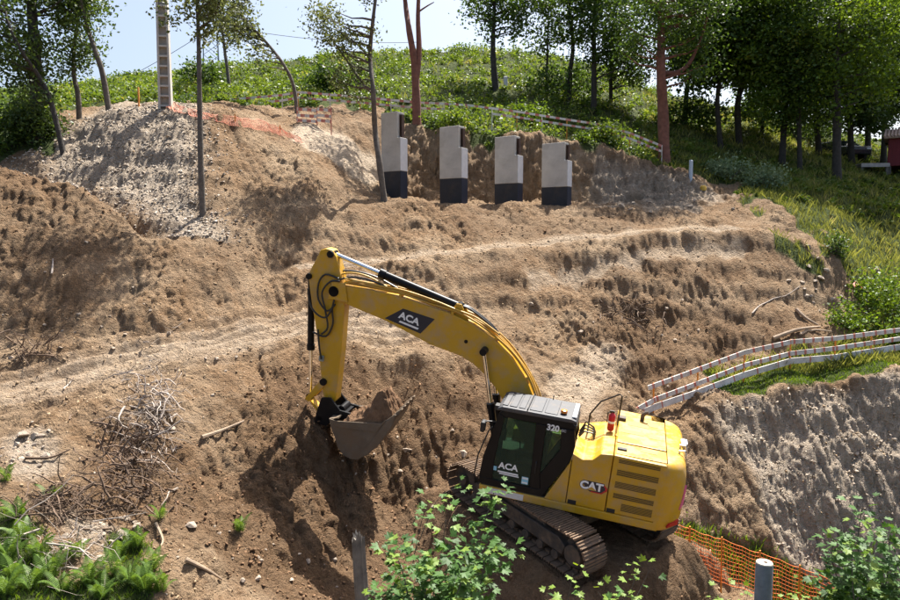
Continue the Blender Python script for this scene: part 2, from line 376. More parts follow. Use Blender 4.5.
fine = dirt*near*(.05*med + .03*rid + .02*cl + .03*cl2 + .085*terr(fbm(wq*4.0, wr*3.2, 4, 77, .6), 4, 12) + .055*fbm(wq*6, wr*6, 3, 79, .65) + steep*(1-cliff)*(.10*run + .10*run2))
fine *= (1-.55*pathm)*np.clip(.85+1.5*fbm(X*.28, Y*.28, 2, 91), .4, 1.35)
cut = inpoly([(405,118),(470,126),(600,138),(700,178),(740,200),(690,212),(400,210)], 5, 64, 2)*(Y > 31.2)*(Y < 36)
fine += dirt*cut*(.16*ridged(X*1.3+.4*Z, Z*1.1, 4, 471) + .16*fbm(X*3.5, Z*3.5, 4, 473, .6))
fine *= 1-.6*np.clip(sand, 0, 1)*(Y > 27)
fine += dirt*cliff*(.09*ridged(q2*5, Y*.4, 4, 451)+.06*ridged(q2*11, Y*1.0, 2, 457)+.10*terr(fbm(X*1.4, Z*1.4, 4, 459), 4)) + dirt*bank*.12*ridged(q1*3.6, Y*.7, 4, 461)
fine += dirt*gravel*(1-cliff)*.06*clods(X*8, Y*8, 23)
# stance of the machine
Mi = EX_M.inverted(); nrm = EX_M.to_3x3() @ Vector((0,0,1))
zpl = EX_T.z - (nrm.x*(X-EX_T.x) + nrm.y*(Y-EX_T.y))/nrm.z
mx_ = (X-EX_T.x); my_ = (Y-EX_T.y); a_ = EX_ROT[0] + TRACK_YAW
lx = mx_*math.cos(a_)+my_*math.sin(a_); ly = -mx_*math.sin(a_)+my_*math.cos(a_)
dd = np.maximum(np.abs(lx)-2.15, np.abs(ly)-1.75); stance = 1-np.clip(dd/1.3 + .25*wob, 0, 1); stance = stance*stance*(3-2*stance)
Z = Z + low
Z -= 1.3*np.exp(-(((X-26.2)/3.2)**2+((Y-48.5)/3.2)**2))
Z = Z*(1-stance) + (zpl - .03)*stance
fine = fine*(1-stance*.25)
Z = Z - .06*stance*(dd < 0)*(np.abs(ly) > .85)
gx = np.gradient(Z, GX, axis=1); gy = np.gradient(Z, GY, axis=0); nn = np.sqrt(gx**2+gy**2+1)
PX = X - gx/nn*fine; PY = Y - gy/nn*fine; PZ = Z + fine/nn
HZ = Z + fine*nn*.9                                        # height lookup used to stand things on the ground
def ground(x, y):
    i = int(np.clip(np.searchsorted(GX, x)-1, 0, len(GX)-2)); j = int(np.clip(np.searchsorted(GY, y)-1, 0, len(GY)-2))
    a = (x-GX[i])/(GX[i+1]-GX[i]); b = (y-GY[j])/(GY[j+1]-GY[j])
    return float((HZ[j,i]*(1-a)+HZ[j,i+1]*a)*(1-b) + (HZ[j+1,i]*(1-a)+HZ[j+1,i+1]*a)*b)
def ground_n(x, y):
    i = np.clip(np.searchsorted(GX, x)-1, 0, len(GX)-2); j = np.clip(np.searchsorted(GY, y)-1, 0, len(GY)-2)
    a = (x-GX[i])/(GX[i+1]-GX[i]); b = (y-GY[j])/(GY[j+1]-GY[j])
    return (HZ[j,i]*(1-a)+HZ[j,i+1]*a)*(1-b) + (HZ[j+1,i]*(1-a)+HZ[j+1,i+1]*a)*b
def zone_n(A, x, y):
    i = np.clip(np.searchsorted(GX, x)-1, 0, len(GX)-2); j = np.clip(np.searchsorted(GY, y)-1, 0, len(GY)-2)
    return A[j, i]
def hit(u, v, y0=8.0, y1=60.0):
    """first ground point seen along the direction of image point (u,v)"""
    d = ray(u, v); t = y0/d.y
    while t*d.y < y1:
        p = d*t
        if p.z < ground(p.x, p.y): return Vector((p.x, p.y, ground(p.x, p.y)))
        t += .06
    p = d*(y1/d.y); return Vector((p.x, p.y, ground(p.x, p.y)))
def soil_mat():
    m = bpy.data.materials.new('soil'); m.use_nodes = True; nt = m.node_tree; b = nt.nodes['Principled BSDF']; N, L = nt.nodes.new, nt.links.new
    b.inputs['Roughness'].default_value = .95; b.inputs['Specular IOR Level'].default_value = .15
    tc = N('ShaderNodeTexCoord'); at_ = N('ShaderNodeAttribute'); at_.attribute_name = 'zone'; sp = N('ShaderNodeSeparateColor'); L(at_.outputs['Color'], sp.inputs['Color'])
    def noise(sc, det=8, ro=.65, off=0):
        n = N('ShaderNodeTexNoise'); n.inputs['Scale'].default_value = sc; n.inputs['Detail'].default_value = det; n.inputs['Roughness'].default_value = ro
        mp = N('ShaderNodeMapping'); mp.inputs['Location'].default_value = (off, off*.7, 0); L(tc.outputs['Object'], mp.inputs['Vector']); L(mp.outputs['Vector'], n.inputs['Vector']); return n.outputs['Fac']
    def ramp(f, *st):
        r = N('ShaderNodeValToRGB'); e = r.color_ramp.elements
        while len(e) < len(st): e.new(.5)
        for k, (p, c) in zip(e, st): k.position = p; k.color = (*c, 1)
        L(f, r.inputs['Fac']); return r.outputs['Color']
    def mix(f, a, c):
        x = N('ShaderNodeMix'); x.data_type = 'RGBA'
        if isinstance(f, float): x.inputs['Factor'].default_value = f
        else: L(f, x.inputs['Factor'])
        L(a, x.inputs['A']); L(c, x.inputs['B']); return x.outputs['Result']
    def edge(f, n, lo=.25, hi=.75):
        """weight f, broken up by noise n"""
        a = N('ShaderNodeMath'); a.operation = 'MULTIPLY_ADD'; a.inputs[1].default_value = 1.0; L(f, a.inputs[0])
        s = N('ShaderNodeMath'); s.operation = 'MULTIPLY_ADD'; s.inputs[1].default_value = .9; s.inputs[2].default_value = -.45; L(n, s.inputs[0]); L(s.outputs['Value'], a.inputs[2])
        r = N('ShaderNodeMapRange'); r.inputs['From Min'].default_value = lo; r.inputs['From Max'].default_value = hi; L(a.outputs['Value'], r.inputs['Value']); return r.outputs['Result']
    n1, n2, n3, n4 = noise(.35), noise(2.3, 8, .7, 7), noise(9, 8, .75, 3), noise(42, 4, .7, 1)
    dry = ramp(n2, (.25, (.225,.148,.090)), (.5, (.38,.272,.172)), (.75, (.54,.42,.30)))
    warm = ramp(n3, (.3, (.20,.121,.065)), (.7, (.38,.252,.147)))
    col = mix(edge(n1, n2, .40, .60), dry, warm)
    n0 = noise(.55, 6, .6, 19); pat = ramp(n0, (.38, (.62,.58,.55)), (.5, (.92,.90,.88)), (.62, (1.0,1.0,1.0)))
    pm = N('ShaderNodeMix'); pm.data_type = 'RGBA'; pm.blend_type = 'MULTIPLY'; pm.inputs['Factor'].default_value = .55; L(col, pm.inputs['A']); L(pat, pm.inputs['B']); col = pm.outputs['Result']
    wet_shade = ramp(n3, (.3, (.10,.058,.030)), (.72, (.235,.142,.077)))
    col = mix(edge(sp.outputs['Blue'], n2, .3, .95), col, wet_shade)
    gry = ramp(n3, (.25, (.32,.245,.17)), (.5, (.48,.39,.295)), (.75, (.62,.53,.425)))
    col = mix(edge(sp.outputs['Green'], n2, .2, .7), col, gry)
    sa = ramp(n3, (.3, (.48,.37,.26)), (.7, (.60,.49,.37)))
    col = mix(edge(at_.outputs['Alpha'], n2, .2, .7), col, sa)
    gr = ramp(n2, (.3, (.045,.055,.018)), (.55, (.075,.10,.028)), (.75, (.15,.14,.055)))
    col = mix(edge(sp.outputs['Red'], n2, .3, .7), col, gr)
    speck = ramp(n4, (.35, (.72,.72,.72)), (.5, (1,1,1)), (.68, (1.0,1.0,1.0)))
    mu = N('ShaderNodeMix'); mu.data_type = 'RGBA'; mu.blend_type = 'MULTIPLY'; mu.inputs['Factor'].default_value = .55; L(col, mu.inputs['A']); L(speck, mu.inputs['B'])
    L(mu.outputs['Result'], b.inputs['Base Color'])
    # relief below the mesh's own: crumbs with sharp joints at two sizes, over grain
    wv = N('ShaderNodeTexNoise'); wv.inputs['Scale'].default_value = 5; wv.inputs['Detail'].default_value = 3; L(tc.outputs['Object'], wv.inputs['Vector'])
    wa = N('ShaderNodeVectorMath'); wa.operation = 'MULTIPLY_ADD'; wa.inputs[1].default_value = (.25,.25,.25); L(wv.outputs['Color'], wa.inputs[0]); L(tc.outputs['Object'], wa.inputs[2])
    def ma(src, k, add=None):
        q = N('ShaderNodeMath'); q.operation = 'MULTIPLY_ADD'; q.inputs[1].default_value = k; L(src, q.inputs[0])
        if add is None: q.inputs[2].default_value = 0
        else: L(add, q.inputs[2])
        return q.outputs['Value']
    def vor(sc):
        v = N('ShaderNodeTexVoronoi'); v.inputs['Scale'].default_value = sc; v.inputs['Randomness'].default_value = 1; L(wa.outputs['Vector'], v.inputs['Vector']); return v.outputs['Distance']
    hh = ma(n4, .35); hh = ma(n3, 1.2, hh); hh = ma(vor(8), -.55, hh); hh = ma(vor(21), -.40, hh)
    h = N('ShaderNodeMath'); h.operation = 'ADD'; h.inputs[1].default_value = 0; L(hh, h.inputs[0])
    bp = N('ShaderNodeBump'); bp.inputs['Strength'].default_value = 1.0; bp.inputs['Distance'].default_value = .13
    L(h.outputs['Value'], bp.inputs['Height']); L(bp.outputs['Normal'], b.inputs['Normal'])
    return m
M_SOIL = soil_mat()
ny, nx = X.shape; idx = np.arange(ny*nx).reshape(ny, nx)
Fq = np.stack([idx[:-1,:-1], idx[:-1,1:], idx[1:,1:], idx[1:,:-1]], -1).reshape(-1, 4)
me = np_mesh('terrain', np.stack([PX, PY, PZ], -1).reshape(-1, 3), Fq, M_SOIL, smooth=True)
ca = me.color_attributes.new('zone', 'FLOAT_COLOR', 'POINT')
ca.data.foreach_set('color', np.stack([grass, gravel*dirt, moist_shade*dirt, sand*dirt], -1).astype(np.float32).ravel())
terrain = tag(link_mesh('terrain', me), kind='structure')
# ------------------------------------------------------------ excavator (machine frame: X forward, Y left = camera side, Z up)
DUST = (.30, .21, .13)
M_YEL = mat('yellow_paint', (.53,.298,.012), .38, vary=.06, vscale=2, dirt=(.40,.28,.165), dirt_amt=.46, dscale=3.2, coat=.08)
M_YELD = mat('yellow_paint_dusty', (.54,.30,.02), .5, vary=.08, vscale=3, dirt=DUST, dirt_amt=.5, dscale=3)
M_BLK = mat('black_paint', (.010,.010,.011), .38, vary=.2, dirt=DUST, dirt_amt=.04, dscale=4, spec=.15)
M_BLKM = mat('black_rubber', (.015,.015,.016), .55)
M_GRY = mat('grey_roof_plastic', (.05,.052,.058), .55, vary=.12, vscale=5, dirt=DUST, dirt_amt=.22)
M_CHR = mat('chrome_rod', (.75,.76,.78), .12, metal=1)
M_STL = mat('worn_bucket_steel', (.15,.125,.095), .5, metal=.3, vary=.3, vscale=3, dirt=(.20,.135,.08), dirt_amt=.75, dscale=2.0, bump=.2)
M_TRK = mat('dusty_track_steel', (.13,.095,.07), .6, metal=.4, vary=.3, vscale=8, dirt=(.26,.17,.105), dirt_amt=.8, dscale=4, bump=.3)
M_FRM = mat('dusty_dark_frame', (.045,.04,.035), .65, vary=.3, dirt=(.20,.14,.09), dirt_amt=.5, dscale=3)
M_WHT = mat('white_print', (.80,.81,.82), .45)
M_RED = mat('red_paint', (.48,.012,.02), .35, dirt=DUST, dirt_amt=.1)
M_PNK = mat('pink_reflector', (.75,.12,.25), .3)
M_NVY = mat('navy_decal', (.008,.014,.035), .35)
M_CYN = mat('pale_blue_sticker', (.25,.55,.70), .4)
M_ORG = mat('amber_lens', (.75,.20,.02), .25)
M_SEAT = mat('dark_seat_fabric', (.03,.03,.032), .85)
M_HOSE = mat('hose_black', (.02,.02,.02), .45, dirt=DUST, dirt_amt=.2)
def glass(name, tint, rough=.03):
    m = bpy.data.materials.new(name); m.use_nodes = True; nt = m.node_tree; b = nt.nodes['Principled BSDF']
    b.inputs['Base Color'].default_value = (*tint, 1); b.inputs['Roughness'].default_value = rough; b.inputs['Transmission Weight'].default_value = .93; b.inputs['IOR'].default_value = 1.08
    b.inputs['Coat Weight'].default_value = .15; b.inputs['Coat Roughness'].default_value = .03
    return m
M_GLS = glass('green_tinted_glass', (.22,.36,.27))

ex = empty('excavator'); ex.matrix_world = EX_M
tag(ex, 'yellow crawler excavator with black cab digging on the brown slope', 'excavator')
SIDE = lambda x, z, y=1.40: Matrix.Translation((x, y, z)) @ Matrix(((-1,0,0,0),(0,0,1,0),(0,1,0,0),(0,0,0,1)))   # text reading on the left side

# --- undercarriage
uc = MB(); Ru = Matrix.Rotation(TRACK_YAW, 4, 'Z')
uc.box((-.75,-.8,.42), (.75,.8,.84), Ru); uc.box((-1.15,-1.15,.40), (-.55,1.15,.70), Ru); uc.box((.55,-1.15,.40), (1.15,1.15,.70), Ru)
uc.build('undercarriage_frame', M_FRM, ex, bevel=.03)
sr = MB(); sr.cyl((0,0,.80), (0,0,.955), .72, 32); sr.build('swing_ring', M_FRM, ex, smooth=True)
TL, TR = 1.80, .40                                  # half distance of wheel axles, wheel radius with chain
def track_path(n):
    per = 4*TL + 2*math.pi*TR; out = []
    for i in range(n):
        s = per*i/n
        if s < 2*TL: p = (-TL+s, .02+.86); a = 0; p = (p[0], .02+2*TR + .035*math.cos((p[0])/TL*math.pi/2)*-1+.035)
        elif s < 2*TL+math.pi*TR: a = (s-2*TL)/TR; p = (TL+TR*math.sin(a), .02+TR+TR*math.cos(a))
        elif s < 4*TL+math.pi*TR: a = math.pi; p = (TL-(s-2*TL-math.pi*TR), .02)
        else: a = math.pi+(s-4*TL-math.pi*TR)/TR; p = (-TL+TR*math.sin(a), .02+TR+TR*math.cos(a))
        out.append((p[0], p[1], a))
    return out
shoe = MB(); shoe.box((-.088,-.34,-.012), (.088,.34,.016))
for gx_ in (-.075, .0, .068): shoe.box((gx_-.010,-.34,.014), (gx_+.010,.34,.044))
shoe.box((-.07,-.11,-.07), (.07,-.05,-.008)); shoe.box((-.07,.05,-.07), (.07,.11,-.008))
shoe_me = shoe.mesh('track_shoe', M_TRK)
for sy in (1, -1):
    tf = MB(); cy = sy*1.31
    tf.prism([(-1.5,.26),(1.35,.26),(1.5,.36),(1.35,.56),(-1.35,.60),(-1.55,.48)], cy-.20, cy+.20)
    tf.prism([(-.95,.56),(.95,.56),(.8,.66),(-.8,.66)], cy-.12, cy+.12)
    t = tf.build('track_frame', M_FRM, ex, bevel=.02); t.matrix_local = Ru
    if sy == 1: tf2 = t
    for k in range(7): MB().cyl((-1.32+.44*k, cy-.22, .18), (-1.32+.44*k, cy+.22, .18), .10, 14).build('roller', M_FRM, t, smooth=True)
    for k in (-.7, .7): MB().cyl((k, cy-.16, .72), (k, cy+.16, .72), .07, 12).build('roller', M_FRM, t, smooth=True)
    idl = MB(); idl.cyl((TL,cy-.1,.42),(TL,cy+.1,.42), .33, 24); idl.cyl((TL,cy-.2,.42),(TL,cy+.2,.42), .12, 16); idl.build('idler_wheel', M_FRM, t, smooth=True)
    sp = MB(); sp.cyl((-TL,cy-.06,.42),(-TL,cy+.06,.42), .34, 21); sp.cyl((-TL,cy-.22,.42),(-TL,cy+.24,.42), .22, 24); sp.build('drive_sprocket', M_FRM, t, smooth=True)
    for (px, pz, a) in track_path(48):
        o = link_mesh('track_shoe', shoe_me, t)
        o.matrix_local = Matrix.Translation((px, cy, pz)) @ Matrix.Rotation(a, 4, 'Y')
# --- house
sf = MB(); sf.box((-2.14,-1.36,.92), (1.68,1.355,1.08)); sf.box((1.0,-.35,1.0), (1.55,.25,1.5))
sf.build('swing_frame', M_FRM, ex, bevel=.02)
sk = MB(); sk.prism([(-2.155,.87),(1.70,.87),(1.72,1.06),(-2.155,1.06)], 1.28, 1.395); sk.build('side_skirt', M_YEL, ex, bevel=.025)
ws = MB(); ws.box((.70,1.394,.895), (1.54,1.402,1.035)); ws.build('white_reflective_strip', mat('grey_white_strip', (.62,.62,.60), .5, dirt=DUST, dirt_amt=.35, dscale=6), ex)
# panel behind the cab cut diagonally, then the two side doors
p0 = MB(); p0.prism([(.25,1.065),(-.212,1.065),(-.212,2.20),(-.19,2.02)], .4, 1.388); p0.build('cab_side_panel', M_YEL, ex, bevel=.015)
d1 = MB(); d1.prism([(-.226,1.065),(-1.055,1.065),(-1.055,2.395),(-.80,2.36),(-.66,2.20),(-.44,2.15),(-.226,2.24)], .35, 1.392); sd1 = d1.build('side_door', M_YEL, ex, bevel=.025)
d2 = MB(); d2.prism([(-1.070,1.065),(-2.150,1.065),(-2.150,2.385),(-1.070,2.398)], .30, 1.396); sd2 = d2.build('side_door', M_YEL, ex, bevel=.03)
M_VNT = mat('vent_mesh_dark', (.10,.062,.015), .7, vary=.3, vscale=30, dirt=DUST, dirt_amt=.2)
VENT = [(-1.18,-2.03,2.25,2.335),(-1.18,-2.03,1.965,2.095),(-1.18,-2.02,1.68,1.82),(-1.18,-2.015,1.44,1.55),(-1.375,-2.02,1.17,1.34)]
for (xa, xb, za, zb) in VENT:
    v = MB(); v.box((xb,1.392,za), (xa,1.399,zb)); n = max(3, int((zb-za)/.028))
    vo = v.build('louvre_vent', M_VNT, sd2)
    fr = MB(); e = .012
    fr.box((xb-e,1.394,zb), (xa+e,1.404,zb+e)); fr.box((xb-e,1.394,za-e), (xa+e,1.404,za)); fr.box((xb-e,1.394,za), (xb,1.404,zb)); fr.box((xa,1.394,za), (xa+e,1.404,zb))
    for k in range(1, n): z = za+(zb-za)*k/n; fr.box((xb,1.396,z-.003), (xa,1.403,z+.003))
    fr.build('vent_frame', M_YEL, sd2)
for xa, sd in ((-.35, sd1), (-1.18, sd2)):
    l = MB(); l.box((xa-.09,1.386,1.075), (xa+.09,1.401,1.175)); l.build('door_latch', M_BLKM, sd, bevel=.008)
# right side and hood
hd = MB(); hd.prism([(-1.05,1.07),(-2.14,1.07),(-2.14,2.385),(-1.05,2.395)], -1.36, .30); hd.build('engine_bay', M_YEL, ex, bevel=.03)
rb = MB(); rb.prism([(-1.04,1.07),(.9,1.07),(1.35,1.2),(1.35,1.75),(.9,1.85),(-.2,1.85),(-1.04,2.1)], -1.36, -.42); rb.build('right_tank_box', M_YEL, ex, bevel=.03)
wk = MB(); wk.prism([(-.226,1.07),(-1.04,1.07),(-1.04,2.34),(-.80,2.30),(-.5,2.08),(-.226,2.02)], -.42, .345); wk.build('pump_bay_cover', M_YELD, ex, bevel=.02)
tp = MB(); tp.box((-2.148,-.95,2.388), (-1.09,.70,2.425)); hood = tp.build('engine_hood', M_YEL, ex, bevel=.02)
tp2 = MB(); tp2.box((-2.148,.74,2.385), (-1.10,1.30,2.412)); tp2.build('hood_strip', M_YEL, ex, bevel=.01)
for (xa, xb, ya, yb) in ((-1.30,-1.78,-.62,-.36), (-1.15,-1.67,-.06,.14), (-1.78,-2.02,.0,.2), (-1.75,-2.0,-.75,-.5)):
    g_ = MB(); g_.box((xb,ya,2.42), (xa,yb,2.431)); g_.build('hood_grille', mat('hood_grille_mesh', (.32,.19,.05), .7, vary=.3, vscale=60), hood)
g_ = MB(); g_.box((-1.95,.86,2.41), (-1.6,1.0,2.418)); g_.build('hood_grille', bpy.data.materials['hood_grille_mesh'], hood)
h_ = MB(); h_.box((-1.32,1.02,2.40), (-1.12,1.12,2.45)); h_.build('hood_handle', M_BLKM, ex, bevel=.012)
hn = MB(); hn.box((-1.25,-.72,2.42), (-1.05,-.55,2.50)); hn.build('hood_hinge', M_FRM, ex, bevel=.01)
ep = MB(); ep.tube([(-1.62,-.80,2.40),(-1.62,-.80,2.56),(-1.66,-.80,2.62),(-1.74,-.80,2.66)], .05, 12); ep.build('exhaust_pipe', M_FRM, ex, smooth=True)
# counterweight: rounded plan, swept section
def plan(off):
    xb, yw, rc = -2.62-off, 1.40+off*.1, .55
    pts = [(-2.165, yw)]
    for k in range(9):
        a = math.pi/2*k/8; pts.append((xb+rc - rc*math.sin(a), yw-rc + rc*math.cos(a)))
    pts += [(x, -y) for x, y in pts[::-1]]
    return pts
cwb = bmesh.new(); rings = []
for z, off in ((.88,-.10),(.95,-.02),(1.15,.02),(1.55,.03),(2.0,.0),(2.25,-.05),(2.36,-.12),(2.40,-.22)):
    rings.append([cwb.verts.new((x if i not in (0, len(plan(0))-1) else -2.165, y*(1 if z < 2.3 else (.985 if z < 2.38 else .95)), z)) for i, (x, y) in enumerate(plan(off))])
n = len(rings[0])
for a, b in zip(rings[:-1], rings[1:]):
    for i in range(n): cwb.faces.new((a[i], b[i], b[(i+1)%n], a[(i+1)%n]))
cwb.faces.new(rings[0]); cwb.faces.new(rings[-1][::-1]); bmesh.ops.recalc_face_normals(cwb, faces=cwb.faces)
cme = bpy.data.meshes.new('counterweight'); cwb.to_mesh(cme); cwb.free(); cme.materials.append(M_YEL)
cme.polygons.foreach_set('use_smooth', [True]*len(cme.polygons)); cme.set_sharp_from_angle(angle=R_(50))
cw = link_mesh('counterweight', cme, ex)
def cw_patch(name, quad, m, parent=cw):
    o = MB(); V = [Vector(p) for p in quad]; nr = (V[1]-V[0]).cross(V[2]-V[0]).normalized()*.012
    o.add(V+[p+nr for p in V], [(0,1,2,3),(7,6,5,4),(0,4,5,1),(1,5,6,2),(2,6,7,3),(3,7,4,0)]); return o.build(name, m, parent)
def cwp(a, z, off=.045):
    a = R_(a); return (-2.62+.55-(.55+off)*math.sin(a), .85+(.55+off)*math.cos(a), z)
for nm, m_, q_ in (('reflector', M_PNK, [(58,1.36),(78,1.40),(78,1.86),(68,1.66)]), ('reflector', M_RED, [(30,.99),(62,1.00),(62,1.12),(34,1.07)])):
    a0 = [cwp(*t) for t in q_]; rf0 = MB(); rf0.add([cwp(t[0], t[1], .0) for t in q_]+a0, [(3,2,1,0),(4,5,6,7),(0,1,5,4),(1,2,6,5),(2,3,7,6),(3,0,4,7)]); rf0.build(nm, m_, cw)
M_GALV = mat('galvanised', (.55,.55,.55), .4, metal=.7)
for p in ((-2.42,.62),(-2.45,.3)): MB().tube([(p[0],p[1],2.37),(p[0],p[1],2.45),(p[0]-.1,p[1],2.47),(p[0]-.14,p[1],2.37)], .025, 8).build('lifting_eye', M_GALV, cw, smooth=True)
cwc = MB(); cwc.box((-2.62,-.15,2.385),(-2.48,.12,2.44)); cwc.build('rear_camera', M_WHT, cw, bevel=.02)
# --- cab
CY0, CY1 = .38, 1.375
prof = [(1.70,1.08),(1.74,1.25),(1.70,1.75),(1.46,2.82),(1.36,2.90),(-.10,2.92),(-.20,2.84),(-.25,2.40),(-.20,2.06),(.30,1.08)]
cabf = MB()
door = [(1.45,1.22),(1.46,1.75),(1.33,2.74),(.64,2.74),(.60,1.22)]
def frame_side(y0, y1):
    """black cab side with window openings built from bars between the openings"""
    f = MB()
    f.prism([(1.70,1.08),(1.74,1.25),(1.45,1.24),(.60,1.24),(.42,1.24),(.16,1.36),(.30,1.08)], y0, y1)          # sill
    f.prism([(1.745,1.241),(1.70,1.75),(1.46,2.82),(1.33,2.742),(1.44,1.75),(1.44,1.241)], y0, y1)              # front pillar
    f.prism([(1.459,2.825),(1.36,2.90),(-.10,2.92),(-.20,2.84),(-.19,2.76),(1.328,2.745)], y0, y1)              # top rail
    f.prism([(.64,2.75),(.60,1.242),(.36,1.242),(.42,1.62),(.42,2.75)], y0, y1)                                  # door post
    f.prism([(-.19,2.755),(-.25,2.40),(-.20,2.06),(.158,1.365),(.355,1.245),(.415,1.60),(.05,2.28),(.10,2.70),(.09,2.752)], y0, y1)   # rear quarter
    f.prism([(.09,2.753),(.415,2.752),(.415,2.68),(.10,2.70)], y0, y1)
    return f
fs = frame_side(1.31, CY1); cab = fs.build('cab_frame', M_BLK, ex, bevel=.012)
fs = frame_side(CY0, .44); fs.build('cab_frame_inner_side', M_BLK, cab, bevel=.012)
for y_ in (.44, 1.25): MB().prism([(1.745,1.10),(1.70,1.75),(1.46,2.82),(1.41,2.80),(1.65,1.74),(1.69,1.10)], y_, y_+.06).build('front_pillar', M_BLK, cab)
for a_, b_ in (((1.60,.50,1.10),(1.72,1.25,1.30)),((1.38,.50,2.76),(1.46,1.25,2.86)),((-.22,.44,2.72),(-.12,1.31,2.84)),((-.22,.44,1.62),(-.16,1.31,2.06)),((-.2,.44,1.08),(1.6,1.31,1.16))): MB().box(a_, b_).build('cross_member', M_BLK, cab)
def pane(name, poly, y): 
    p = MB(); p.prism(poly, y-.004, y+.004); return p.build(name, M_GLS, cab)
pane('door_window', [(1.44,1.25),(1.435,1.75),(1.325,2.735),(.645,2.735),(.605,1.25)], 1.352)
pane('quarter_window', [(.41,2.67),(.105,2.69),(.055,2.28),(.41,1.63)], 1.352)
pane('far_window', [(1.44,1.25),(1.435,1.75),(1.325,2.735),(.645,2.735),(.605,1.25)], .41)
pane('far_quarter_window', [(.41,2.67),(.105,2.69),(.055,2.28),(.41,1.63)], .41)
wd = MB(); a, b = Vector((1.67,0,1.76)), Vector((1.435,0,2.79))
wd.add([(1.70,.50,1.30),(1.70,1.25,1.30),(1.66,1.25,1.76),(1.66,.50,1.76),(1.425,1.25,2.77),(1.425,.50,2.77)], [(0,1,2,3),(3,2,4,5)]); wd.build('windscreen', M_GLS, cab)
rw = MB(); rw.box((-.192,.46,2.07), (-.186,1.30,2.71)); rw.build('rear_window', M_GLS, cab)
# door seams and handle
dh = MB(); dh.tube([(.52,1.38,1.60),(.52,1.42,1.62),(.52,1.42,1.86),(.52,1.38,1.88)], .014, 8); dh.build('door_handle', M_BLKM, cab, smooth=True)
gr = MB(); gr.tube([(1.80,1.40,1.16),(1.84,1.46,1.3),(1.80,1.46,1.8),(1.63,1.46,2.40),(1.56,1.41,2.5)], .016, 8); gr.build('grab_rail', M_BLKM, cab, smooth=True)
# roof with ribs
rf = MB(); rf.prism([(1.52,2.885),(1.50,2.945),(1.40,2.99),(-.08,3.0),(-.20,2.97),(-.21,2.915)], .36, 1.395); roof = rf.build('cab_roof', M_GRY, ex, bevel=.02)
rr = MB()
for xa, xb in ((1.42,1.30),(1.26,1.10),(1.06,.92),(.82,.55),(.50,.22)): rr.box((xb,.46,2.985),(xa,1.30,3.013))
rr.build('roof_rib', M_GRY, roof, bevel=.012)
rb_ = MB(); rb_.tube([(.86,.40,3.0),(.86,.40,3.03),(.86,1.36,3.03),(.86,1.36,2.98)], .012, 6); rb_.build('roof_seam', M_BLKM, roof)
bc = MB(); bc.cyl((.10,1.16,2.99),(.10,1.16,3.03),.06,14); bcb = bc.build('beacon_base', M_BLKM, roof, smooth=True)
bc = MB(); bc.tube([(.10,1.16,3.03),(.10,1.16,3.085),(.10,1.16,3.10)], [.075,.07,.03], 14); bc.build('beacon', M_ORG, roof, smooth=True)
rp = MB(); rp.box((-.19,.44,2.995),(-.09,1.30,3.03)); rp.build('rear_roof_lip', mat('pale_grey_lip', (.38,.39,.40), .5), roof, bevel=.015)
an = MB(); an.tube([(.42,.42,2.99),(.42,.42,3.10)], .012, 6); an.build('antenna', M_BLKM, roof)
# mirror and front lamp
mr = MB(); mr.tube([(1.50,1.36,2.60),(1.68,1.46,2.62),(1.74,1.50,2.60)], .016, 6); mro = mr.build('mirror_arm', M_BLKM, cab, smooth=True)
mr = MB(); mr.box((1.70,1.42,2.40),(1.80,1.62,2.64)); mr.build('mirror', M_BLKM, cab, bevel=.03)
lp = MB(); lp.box((1.46,1.18,2.86),(1.58,1.36,2.98)); lp.build('work_lamp', M_BLKM, roof, bevel=.02)
# interior: seat, console, wheel levers
st = MB(); st.box((.42,.66,1.45),(.95,1.14,1.60)); st.prism([(.40,1.60),(.30,2.35),(.44,2.36),(.55,1.60)], .68, 1.12); st.box((.32,.78,2.37),(.42,1.02,2.55)); st.box((.5,.72,1.16),(.85,1.08,1.45))
st.build('seat', M_SEAT, cab, bevel=.04)
for y0, y1 in ((.50,.63),(1.17,1.28)): MB().box((.45,y0,1.3),(1.05,y1,1.72)).build('console', M_SEAT, cab, bevel=.03)
for a_, b_ in (((1.0,.57,1.7),(1.02,.57,1.9)),((1.0,1.22,1.7),(1.02,1.22,1.9)),((1.35,.8,1.15),(1.25,.8,1.75)),((1.35,1.0,1.15),(1.25,1.0,1.75))): MB().tube([a_, b_], .017, 7).build('control_lever', M_BLKM, cab)
mo = MB(); mo.box((1.36,.50,1.85),(1.42,.60,2.12)); mo.build('monitor', M_BLKM, cab, bevel=.01)
# lettering on the cab
text_obj('lettering_320', '320', .19, M_WHT, ex, SIDE(.27, 2.715, 1.377) , .006, .002, .95)
text_obj('lettering_gc', 'GC', .075, mat('grey_print', (.35,.35,.36), .5), ex, SIDE(.04, 2.70, 1.377), .003, .002)
text_obj('lettering_cab_name', 'ACA', .20, M_WHT, ex, SIDE(1.12, 1.60, 1.358), .006, .002, 1.05)
br = MB(); br.box((.88,1.356,1.44),(1.34,1.361,1.475)); br.box((.86,1.356,1.40),(1.30,1.361,1.425)); br.build('lettering_bar', M_WHT, ex)
cs = MB(); cs.box((1.37,1.356,1.46),(1.47,1.361,1.56)); cs.build('window_sticker', M_CYN, ex)
cs = MB(); cs.box((.645,1.356,1.28),(.79,1.361,1.45)); cs.build('window_sticker', M_CYN, ex)
cs = MB(); cs.box((.655,1.361,1.40),(.78,1.364,1.44)); cs.box((.655,1.361,1.30),(.78,1.364,1.33)); cs.build('sticker_print', M_WHT, ex)
